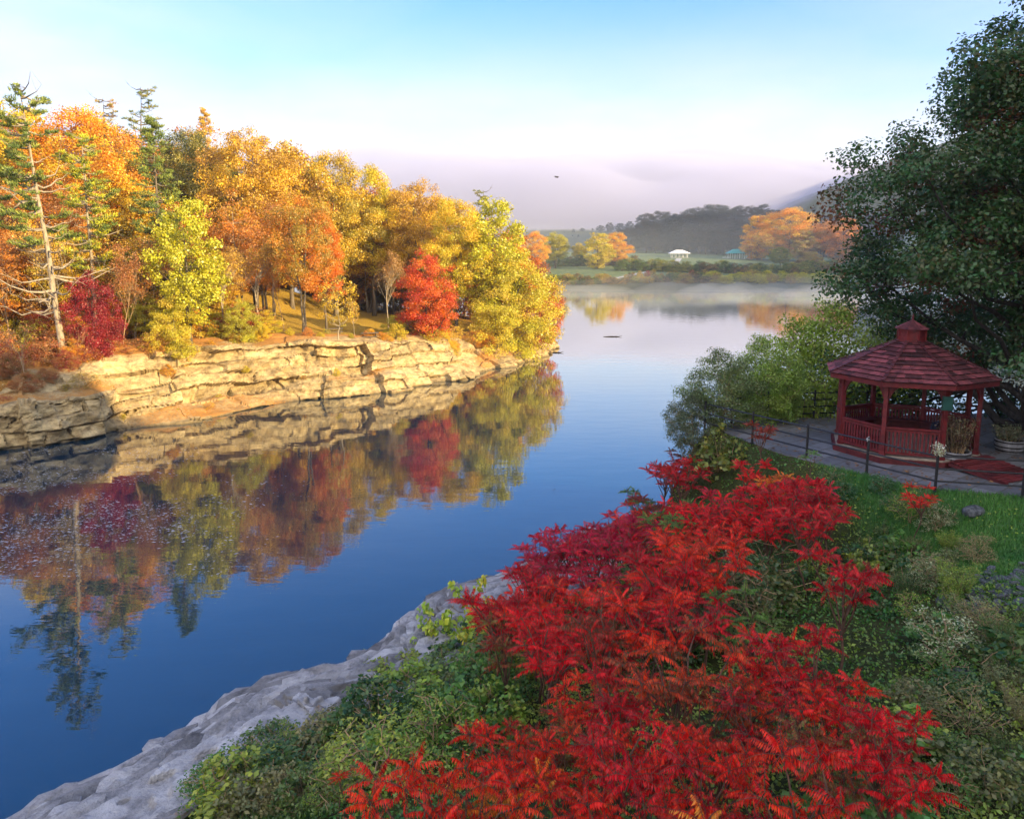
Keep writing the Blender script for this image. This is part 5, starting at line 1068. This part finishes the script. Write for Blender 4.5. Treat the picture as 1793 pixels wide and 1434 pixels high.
# feathery olive weeds: upright thin stems with tiny leaves
def feather(seed, H, n=70, spread=.5):
    rng = np.random.default_rng(seed); T = MB(); C = []
    for i in range(n):
        th = rng.uniform(0,6.28); r = spread*rng.uniform(0,1)**.5; q = limb([r*.35*math.cos(th), r*.35*math.sin(th), -.05], [r*math.cos(th), r*math.sin(th), H*rng.uniform(.6,1)], 5, 0, rng); T.tube(q, [.005,.004,.003,.002,.001], 3, cap=False)
        for k in range(14): f = rng.uniform(.8,4); j = int(f); C.append(q[j]+(q[min(j+1,4)]-q[j])*(f-j)+rng.normal(size=3)*.02)
    C = np.array(C); V, F, lv = cluster_leaves(C, np.full(len(C), .045), 6, .05, seed, aspect=.25, mixamt=.3, up=0, droop=-.6); return T, V, F, lv
proto('herb_f', feather, M_LEAF, M_TWIG, seed=331, H=1)
SCAR=(.72,.008,.016); DRED=(.36,.008,.018); MAG=(.50,.010,.065); ORR=(.80,.055,.012); OYEL=(.75,.32,.03); OLB=(.10,.075,.03); MAR=(.12,.018,.022); SGR=(.05,.17,.05)
ZA = np.array([(1140,800),(1290,782),(1430,835),(1475,900),(1560,925),(1530,985),(1450,1030),(1330,1045),(1190,1070),(1010,1135),(872,1135),(868,1060),(930,1010),(925,920),(1035,880),(1095,880)])
ZB = np.array([(905,1190),(1080,1140),(1320,1140),(1335,1090),(1375,1040),(1450,1075),(1600,1115),(1612,1220),(1560,1330),(1440,1434),(1300,1560),(640,1560),(655,1420),(740,1360),(880,1310)])
random.seed(31); zones = {}; pos = []; cand = [(random.uniform(-6,13), random.uniform(4.2,30)) for _ in range(26000)]
cz = gr(np.array(cand))
for (x, y), z in zip(cand, cz):
    q0 = proj(np.array([[x,y,z+2.2]]))[0]
    inA = inpoly(q0[None], ZA)[0]; inB = inpoly(q0[None], ZB)[0] and y < 16.5
    if not (inA or inB) or z < 1.6: continue
    if inpoly(np.array([[x,y]]), TERR)[0]: continue
    sp = .84 if inA else .68
    if vnoise(np.array([[x*.55, y*.55, 3.]]), 8)[0] < .33: continue
    if any((x-a)**2+(y-b)**2 < sp*sp for a, b in pos): continue
    px, py = q0; r = random.random(); H = random.uniform(2.3,3.1) if inA else random.uniform(1.9,2.6)
    if inA:
        if px < 1120 and py < 1020: zn, c1, c2 = 'crimson-pink sumac, * in the stand tip', MAG, random.choice([DRED,SCAR])
        elif px < 1030: zn, c1, c2 = 'bright red sumac, * above the ledge', SCAR, random.choice([ORR,SCAR,DRED])
        elif py < 880: zn = 'red-orange sumac, * below the fence'; c1, c2 = random.choice([(SCAR,DRED),(ORR,OYEL),(SCAR,SCAR),(DRED,SCAR),(SCAR,MAG)])
        elif py < 960: zn = 'red sumac, * across the upper stand'; c1, c2 = random.choice([(SCAR,DRED),(SCAR,ORR),(DRED,OLB),(SCAR,SCAR)])
        else: zn = 'deep red sumac, * across the mid stand'; c1, c2 = random.choice([(SCAR,DRED),(DRED,SCAR),(SCAR,OLB),(SCAR,ORR)])
    else:
        if px > 1330 and py < 1290: zn, (c1, c2) = 'vivid red sumac, * in the right clump', random.choice([(SCAR,SCAR),(SCAR,ORR),(SCAR,MAR),(SCAR,DRED)])
        elif py < 1230: zn = 'olive-brown sumac, * behind the near stand'; c1, c2 = random.choice([(SCAR,OLB),(SCAR,DRED),(ORR,OLB),(ORR,SCAR),(OLB,SCAR)])
        elif py < 1370: zn = 'orange-red sumac, * in the near stand'; c1, c2 = random.choice([(SCAR,ORR),(ORR,OYEL),(ORR,SCAR),(SCAR,ORR),(ORR,OLB),(SCAR,DRED)])
        else: zn = 'red-orange sumac, * along the bottom edge'; c1, c2 = random.choice([(SCAR,ORR),(ORR,SCAR),(SCAR,MAR),(ORR,OYEL),(ORR,SCAR)])
    if r < .05: c1, c2 = random.choice([((.09,.22,.04),(.16,.26,.05)),((.14,.17,.04),DRED)])
    pos.append((x, y)); c1 = tuple(np.array(c1)*1.1)
    o = plant('sumac_'+random.choice('abcde'), 'sumac', 'shrub', (x, y, z-.05), H*random.uniform(.8,1),  c1, c2, '', group='red sumacs of the near bank', parts=('stem','leaves'))
    zones.setdefault(zn, []).append(o)
for zn, it in zones.items(): ordinal_labels(it, zn)
print('SUMACS', len(pos), {k[:30]: len(v) for k, v in zones.items()})
def near_plant(key, name, px, py, H, c1, c2, lab, cat='shrub', w=1.0, lift=.8, **kw):
    """px,py = where the plant's middle shows; it stands on the bank under that line of sight"""
    d = ray(px, py); t = np.arange(3, 60, .05); q = np.array([0,0,CAM_Z])+t[:,None]*d; z = gr(q[:,:2]); k = np.argmax(q[:,2] < z+H*lift*.6); return plant(key, name, cat, (q[k,0], q[k,1], z[k]-.04), H, c1, c2, lab, w=w, parts=('stem','leaves'), **kw)
near_plant('sumac_s','sumac',592,1392,1.3,SCAR,ORR,'single small scarlet sumac rosette in the green at the bottom of the bank',rz=.4)
near_plant('sumac_t','sumac',1420,822,1.3,(.10,.26,.05),(.16,.28,.06),'bright green sumac standing up behind the red ones by the fence')
near_plant('sumac_t','sumac',1128,852,1.9,SGR,(.10,.16,.06),'green sumac leaning out over the river at the left end of the stand')
near_plant('sumac_t','sumac',1180,822,1.9,(.06,.13,.06),MAG,'green and purple sumac below the grey-green willow bush')
near_plant('sumac_t','sumac',1040,900,2.0,MAG,(.5,.02,.07),'tall magenta sumac spire against the water')
near_plant('sumac_t','sumac',958,935,2.0,MAG,(.5,.02,.07),'outermost magenta sumac spire at the far left of the stand')
near_plant('sumac_b','sumac',1605,900,1.5,SCAR,ORR,'red sumac with spread leaves on the grass below the fence')
near_plant('herb_c','shrub',1260,790,1.6,(.30,.28,.04),(.14,.20,.04),'yellow-green leafy shrub below the willow bush')
near_plant('sumac_a','sumac',1335,785,1.7,(.28,.09,.03),DRED,'brownish red sumac beside the fence end')
near_plant('herb_c','sapling',795,1095,2.5,(.60,.66,.06),(.28,.44,.04),'lime and yellow sapling standing before the pale ledge',w=.62)
near_plant('herb_c','sapling',845,1085,2.4,(.60,.50,.05),(.34,.50,.05),'yellow sapling just right of the lime one at the ledge',w=.5)
near_plant('herb_c','sapling',745,1115,2.0,(.42,.60,.07),(.22,.38,.05),'small lime sapling left of the pair by the ledge',w=.6)
near_plant('herb_a','shrub',700,1190,1.6,(.30,.36,.04),(.14,.22,.03),'yellow-green vine-covered bush at the water side',w=1.1)
near_plant('herb_b','shrub',665,1160,1.3,(.14,.28,.04),(.26,.34,.05),'thin trailing vine bush reaching over the water',w=.9)
near_plant('herb_a','shrub',850,1150,1.3,(.12,.26,.04),(.22,.34,.05),'green vine-hung bush right of the yellow saplings',w=.8)
near_plant('herb_c','shrub',460,1298,1.0,(.55,.52,.04),(.32,.36,.04),'yellow-leaved low bush beside the lower ledge',w=1.3)
near_plant('herb_c','shrub',1490,1385,1.2,(.10,.28,.05),(.14,.34,.07),'broad-leaved bright green plant in the dark gap at the bottom right')
near_plant('herb_c','shrub',1555,1415,1.0,(.09,.24,.05),(.12,.30,.06),'second broad-leaved green plant at the bottom right edge of the dark gap')
near_plant('herb_b','wildflowers',1660,1120,1.0,(.26,.34,.12),(.55,.58,.36),'pale flowering weeds between the stones and the red clump',w=1.3)
near_plant('herb_b','wildflowers',1620,1010,.8,(.20,.28,.10),(.42,.46,.24),'small pale-flowered weeds below the grass slope',w=1.3)
near_plant('herb_b','wildflowers',1640,910,.8,(.22,.30,.12),(.50,.52,.32),'white-flecked weeds right of the small red sumac on the grass',w=1.2)
near_plant('herb_c','shrub',1515,985,1.0,(.30,.34,.04),(.16,.24,.04),'yellow-green hanging shrub at the right edge of the red stand',w=.8)
def scatter_px(poly, n, sp, keys, hr, cols, fmt, seed, w=(.9,1.5), group=None, name='bush', lift=.6):
    random.seed(seed); poly = np.array(poly); out_ = []; ps = []; tries = 0; mn, mx_ = poly.min(0), poly.max(0)
    while len(out_) < n and tries < 4000:
        tries += 1; px, py = random.uniform(mn[0], mx_[0]), random.uniform(mn[1], mx_[1])
        if not inpoly(np.array([[px, py]]), poly)[0]: continue
        b = ground_hit(px, py, gr)
        if b[2] < .45 or any((b[0]-a)**2+(b[1]-c)**2 < sp*sp for a, c in ps) or inpoly(b[None,:2], TERR)[0]: continue
        ps.append(tuple(b[:2])); c1, c2 = random.choice(cols)
        out_.append(plant(random.choice(keys), name, 'shrub', (b[0], b[1], b[2]-.05), random.uniform(*hr), c1, c2, '', w=random.uniform(*w), group=group, parts=('stem','leaves')))
    ordinal_labels(out_, fmt); return out_
G1=[((.06,.18,.03),(.14,.28,.04)),((.12,.27,.035),(.34,.42,.05)),((.03,.09,.025),(.07,.16,.03)),((.03,.10,.025),(.12,.19,.035)),((.16,.24,.05),(.06,.13,.03)),((.20,.20,.06),(.10,.15,.04))]
G2=[((.30,.42,.04),(.14,.28,.04)),((.42,.46,.05),(.18,.30,.04))]
OF=[((.20,.20,.07),(.30,.27,.10)),((.16,.18,.06),(.26,.24,.09))]
scatter_px([(150,1434),(260,1365),(370,1300),(470,1250),(580,1215),(690,1195),(660,1330),(560,1434)], 60, .66, ['herb_a','herb_b','herb_a'], (.5,1.25), G1+G1+G2+OF, 'green bush, * behind the lower ledge', 41, group='green bushes of the near bank')
scatter_px([(620,1215),(740,1120),(860,1120),(900,1180),(890,1300),(740,1370),(640,1434),(580,1434)], 34, .70, ['herb_a','herb_b','herb_c','herb_a'], (.6,1.5), G1+G1+G2+G2, 'leafy bush, * between ledge and sumacs', 42, group='green bushes of the near bank')
scatter_px([(120,1434),(170,1405),(270,1350),(380,1310),(440,1434)], 22, .60, ['herb_f'], (.6,1.0), OF, 'feathery olive weed tuft, * beside the bottom left ledge', 43, group='feathery olive weeds', name='weed_tuft')
scatter_px([(1540,930),(1640,900),(1760,990),(1640,1000),(1700,1080),(1793,1170),(1793,1434),(1560,1434),(1560,1330),(1620,1200),(1600,1110),(1450,1060)], 70, .62, ['herb_a','herb_b','herb_b','herb_c','herb_f'], (.45,.95), G1+OF+[((.16,.20,.06),(.28,.32,.14))], 'weed bush, * right of the sumacs', 44, group='weedy bushes right of the sumacs')
scatter_px([(1200,1050),(1340,1030),(1350,1120),(1200,1150),(1060,1140)], 16, .7, ['herb_a','herb_b'], (1.2,1.9), G1, 'dark green bush, * in the gap between the two sumac stands', 45, group='green bushes in the sumac gap')
scatter_px([(1450,850),(1560,850),(1640,880),(1560,900),(1480,880)], 12, .7, ['herb_b','herb_a'], (.35,.6), [((.05,.15,.05),(.08,.20,.07))], 'low green weed clump, * on the grass just below the fence', 46, group='low weeds below the fence')

# leafy ground cover over the whole bank (uncountable)
rng = np.random.default_rng(91); n = 330000; p = np.stack([rng.uniform(-16, 17, n), rng.uniform(2, 34, n)], 1); dist = np.hypot(p[:,0], p[:,1]); p = p[rng.uniform(0,1,n) < np.clip(1.25-dist/38, .2, 1)]
s, a_ = sdist(p, RSH, RPOLY); qn = np.concatenate([p, 0*p[:,:1]], 1); edge = 1.15+1.3*(vnoise(qn*.7, 12)-.3); k = (s > edge) & ~inpoly(p, TERR); p = p[k]; qn = qn[k]; s = s[k]
td, _ = near_line(p, np.concatenate([TERR, TERR[:1]])); lawn = pv_right(p, None)[:,0]; k = (td > .10) & (rng.uniform(0,1,len(p)) > .8*lawn); p = p[k]; qn = qn[k]; lawn = lawn[k]; td = td[k]
hgt = (.05+.5*fbm(qn*1.1, 3, 14)**1.3)*rng.uniform(.2,1,len(p))*(1-.75*lawn)*np.clip(td/.8, .25, 1); z = gr(p)+hgt
V, F = leaf_quads(np.concatenate([p, z[:,None]], 1), np.array([0,0,.9])+rng.normal(size=(len(p),3))*.75, rng.uniform(.03,.11,len(p)), .65, rng=rng)
lv = np.stack([np.clip((fbm(qn*.6, 3, 15)-.38)*3+rng.normal(size=len(p))*.16, 0, 1), rng.uniform(0,1,len(p)), rng.uniform(0,1,len(p))], 1)
tag(obj('ground_cover', mesh_data('ground_cover', V, F, leaf_mat('ground_cover_leaf', objcol=False, c1=(.05,.17,.02), c2=(.30,.38,.05)), fvec=lv)), 'low green leaves covering the near bank between the shrubs', 'ground cover', kind='stuff')
# grass
def grass(name, p, gfun, h, c1, c2, label, seed, wd=.05):
    rng = np.random.default_rng(seed); n = len(p); z = gfun(p); b = np.concatenate([p, z[:,None]], 1); th = rng.uniform(0, 6.28, n); hh = h*rng.uniform(.5,1.3,n); ln = rng.normal(size=(n,2))*.45
    w = np.stack([np.cos(th), np.sin(th), 0*th], 1)*(hh*wd)[:,None]; m_ = b+np.stack([ln[:,0]*hh*.3, ln[:,1]*hh*.3, hh*.6], 1); tp = b+np.stack([ln[:,0]*hh, ln[:,1]*hh, hh], 1)
    V = np.stack([b-w, b+w, m_+w*.7, m_-w*.7, tp], 1).reshape(-1,3); i = np.arange(n)*5; F1 = np.stack([i, i+1, i+2, i+3], 1); F2 = np.stack([i+3, i+2, i+4], 1)
    lv = np.stack([np.clip(vnoise(np.concatenate([p*.9, 0*p[:,:1]], 1), seed)*1.2-.1+rng.normal(size=n)*.15, 0, 1), rng.uniform(0,1,n), 0*th], 1)
    me = mesh_data(name, V, [F2, F1], leaf_mat(name+'_blade', objcol=False, c1=c1, c2=c2, trans=.3), fvec=np.concatenate([lv, lv])); tag(obj(name, me), label, 'grass', kind='stuff')
rng = np.random.default_rng(95); n = 240000; p = np.stack([rng.uniform(7.5, 22, n), rng.uniform(8, 24, n)], 1); k = (rng.uniform(0,1,n) < pv_right(p, None)[:,0]) & ~inpoly(p, TERR); p = p[k]
grass('grass', p, gr, .13, (.04,.17,.03), (.11,.28,.05), 'short green grass on the slope below the terrace fence', 96)
rng = np.random.default_rng(97); n = 60000; p = np.stack([rng.uniform(-12, -2, n), rng.uniform(8, 24, n)], 1); s, _ = sdist(p, RSH, RPOLY); k = (s > 3.4) & (s < 9) & (vnoise(np.concatenate([p*.5, 0*p[:,:1]], 1), 44) > .45); p = p[k]
grass('grass', p, gr, .30, (.05,.15,.03), (.13,.22,.05), 'tall green grass in the thicket above the lower ledge', 98, .03)

# river stones on the slope at the right
M_STONE = surf('river_stone', (.022,.025,.03), (.12,.13,.145), 3, lvamt=.0, bump=.5)
def stone_mesh(seed, name='stone'):
    rng = np.random.default_rng(seed); import bmesh; bm = bmesh.new(); bmesh.ops.create_icosphere(bm, subdivisions=3, radius=1.0)
    co = np.array([v.co[:] for v in bm.verts]); r = .78+.45*fbm(co*1.1+seed, 3, seed); 
    for k in range(7): nn = unit(rng.normal(size=3)); h = rng.uniform(.62,.85); dd = (co*r[:,None])@nn; r = np.where(dd > h, r*h/dd, r)
    co = co*r[:,None]*np.array([1, .8, .6])
    for v, c in zip(bm.verts, co): v.co = c
    me = bpy.data.meshes.new(name); bm.to_mesh(me); bm.free(); me.materials.append(M_STONE)
    me.polygons.foreach_set('use_smooth', [True]*len(me.polygons)); return me
STN = [stone_mesh(k) for k in range(5)]; random.seed(51); st_ = []
spoly = np.array([(1640,1045),(1700,1010),(1793,985),(1793,1060),(1720,1085),(1660,1075)])
while len(st_) < 85:
    px, py = random.uniform(1640,1800), random.uniform(985,1090)
    if not inpoly(np.array([[px,py]]), spoly)[0]: continue
    b = ground_hit(px, py, gr); o = obj('stone', random.choice(STN)); s = random.uniform(.07,.18); o.location = (b[0], b[1], b[2]+s*.12+random.uniform(0,.04)); o.scale = (s*random.uniform(1,1.4), s, s*.75); o.rotation_euler = (random.uniform(-.5,.5), random.uniform(-.5,.5), random.uniform(0,6.28)); tag(o, '', 'stone', 'blue-grey stones heaped on the slope'); st_.append(o)
for o in st_: o['label'] = 'one of the small blue-grey stones heaped at the right edge of the slope'
for px, py, s, lab in ((1706,900,.35,'pale rounded boulder half sunk in the green grass'),(1778,1140,.32,'smooth grey boulder in the grass at the right edge'),(1752,1168,.30,'dark jagged rock below the grass patch at the right edge'),(1690,1185,.26,'dull green-grey rock among the weeds at the right')):
    b = ground_hit(px, py, gr); o = obj('boulder', STN[hash(lab) % 1+2]); o.location = (b[0], b[1], b[2]+s*.1); o.scale = (s, s, s); tag(o, lab, 'boulder')

# foam flecks drifting on the dark water by the left bank (uncountable)
rng = np.random.default_rng(101); n = 16000; px = rng.uniform(0, 560, n); py = rng.uniform(780, 1010, n); q = np.stack([P(a, b, 0)[:2] for a, b in zip(px, py)]); qn = np.concatenate([q, 0*q[:,:1]], 1)
cl = fbm(qn*.16, 3, 21)*.7+.3*fbm(qn*.6, 2, 22); wt = smooth01((620-px-abs(py-880)*1.2)/420)*smooth01((cl-.40)/.14); k = (rng.uniform(0,1,n) < wt) & (sdist(q, LSH, LPOLY)[0] < -.6); q = q[k]; n = len(q)
c = np.concatenate([q, np.full((n,1), .006)], 1); V, F = leaf_quads(c, np.tile([[0,0,1.]], (n,1)), rng.uniform(.05,.20,n)*(.4+rng.uniform(0,1,n)**3), .32, axis=np.tile([[1.,.25,0]], (n,1)), rng=rng)
tag(obj('foam', mesh_data('foam', V, F, surf('foam', (.35,.36,.38), (.6,.6,.62), 4, bump=0))), 'small white foam flecks drifting on the dark water', 'foam', kind='stuff')
# driftwood sticks on the open water
for px, py, l in ((1073,590,3.0),(973,618,2.2)):
    b = P(px, py, 0); mb = MB(); mb.tube([(-l/2,0,.02),(-l*.1,.1,.06),(l*.3,0,.05),(l/2,.1,.16)], [.05,.08,.06,.02], 6); mb.tube([(l*.1,.05,.05),(l*.22,-.1,.22)], [.03,.01], 4)
    tag(mb.build('driftwood', M_BARKD, None, loc=tuple(b)), 'dark driftwood stick afloat '+('in the middle of the river' if px > 1000 else 'just off the river point'), 'driftwood')

# ------------------------------------------------------------------ haze, valley mist and the fog bank
def air(name, dens, col=(.78,.87,1)):
    m, t, out = newmat(name); v = N(t, 'ShaderNodeVolumePrincipled', i_Density=dens); v.inputs['Color'].default_value = (*col, 1); L(t, v.outputs[0], out.inputs['Volume']); return m
def closed_box(name, x0, x1, y0, y1, z0, z1, mat):
    mb = MB(); mb.box(((x0+x1)/2,(y0+y1)/2,(z0+z1)/2),(x1-x0,y1-y0,z1-z0)); return mb.build(name, mat)
tag(closed_box('haze', -3005, 3005, -605, 2005, -5.4, 300, air('haze_air', .00018)), 'thin blue morning haze over the river valley', 'haze', kind='stuff')
def lumpy(name, cx, cy, rx, ry, z0, zh, seed, mat, n=90):
    """closed low mound of mist: lumpy top, flat hidden underside"""
    g = np.linspace(-1, 1, n); X, Y = np.meshgrid(g, g); r = np.maximum(np.abs(X), np.abs(Y)); rr = np.hypot(X, Y)+1e-9; X2, Y2 = X/rr*r, Y/rr*r; p = np.stack([X2.ravel()*rx+cx, Y2.ravel()*ry+cy], 1); rad = r.ravel()
    q = np.concatenate([p, 0*p[:,:1]], 1); h = zh*(1-rad**2.4)**.8*(.55+.9*(fbm(q*(3.0/rx), 4, seed)-.05)); V = np.concatenate([np.column_stack([p, z0+np.maximum(h, 0)+.01]), np.column_stack([p, np.full(len(p), z0)])])
    i = np.arange(n-1)[:,None]*n+np.arange(n-1)[None]; F = np.stack([i, i+1, i+n+1, i+n], -1).reshape(-1,4); m = n*n
    b = np.concatenate([np.arange(n-1), np.arange(n-1)*n+n-1, n*n-1-np.arange(n-1), (n-1-np.arange(n-1))*n]); b2 = np.roll(b, -1); F = np.concatenate([F, F[:,::-1]+m, np.stack([b2, b, b+m, b2+m], 1)])
    return obj(name, mesh_data(name, V, F, mat, True))
tag(lumpy('fog_bank', 60, 1230, 1000, 420, -4, 165, 5, air('fog_air', .0120, (.62,.63,.84))), 'pale pink and lilac fog bank lying across the valley behind the far wood', 'fog', kind='stuff')
tag(lumpy('valley_mist', 250, 640, 700, 360, -3, 42, 9, air('mist_air', .0005)), 'bluish mist lying over the far meadow and wood', 'mist', kind='stuff')
for k, (x, y, a, b, h, lab) in enumerate([(62,262,75,26,5.5,'widest'),(140,262,60,30,7,'right-hand'),(20,215,50,14,2.4,'nearest')]):
    tag(lumpy('river_mist', x, y, a, b, .03, h, 30+k, air('river_mist_air', .003, (1,1,1))), lab+' low white mist patch smoking off the far water', 'mist', kind='stuff')
rngm = np.random.default_rng(5); MWISP = air('wisp_air', .010, (1,1,1))
for k in range(12):
    x, y = rngm.uniform(14, 135), rngm.uniform(212, 262); tag(lumpy('mist_wisp', x, y, rngm.uniform(12,24), rngm.uniform(5,9), .03, rngm.uniform(1.8,3.8), 60+k, MWISP, 26), 'thin white wisp of mist rising off the far water', 'mist', 'mist wisps on the far water', kind='stuff')
for o in COL.objects:
    if 'label' in o and len(o['label'].split()) > 16: print('LONG', o['label'])
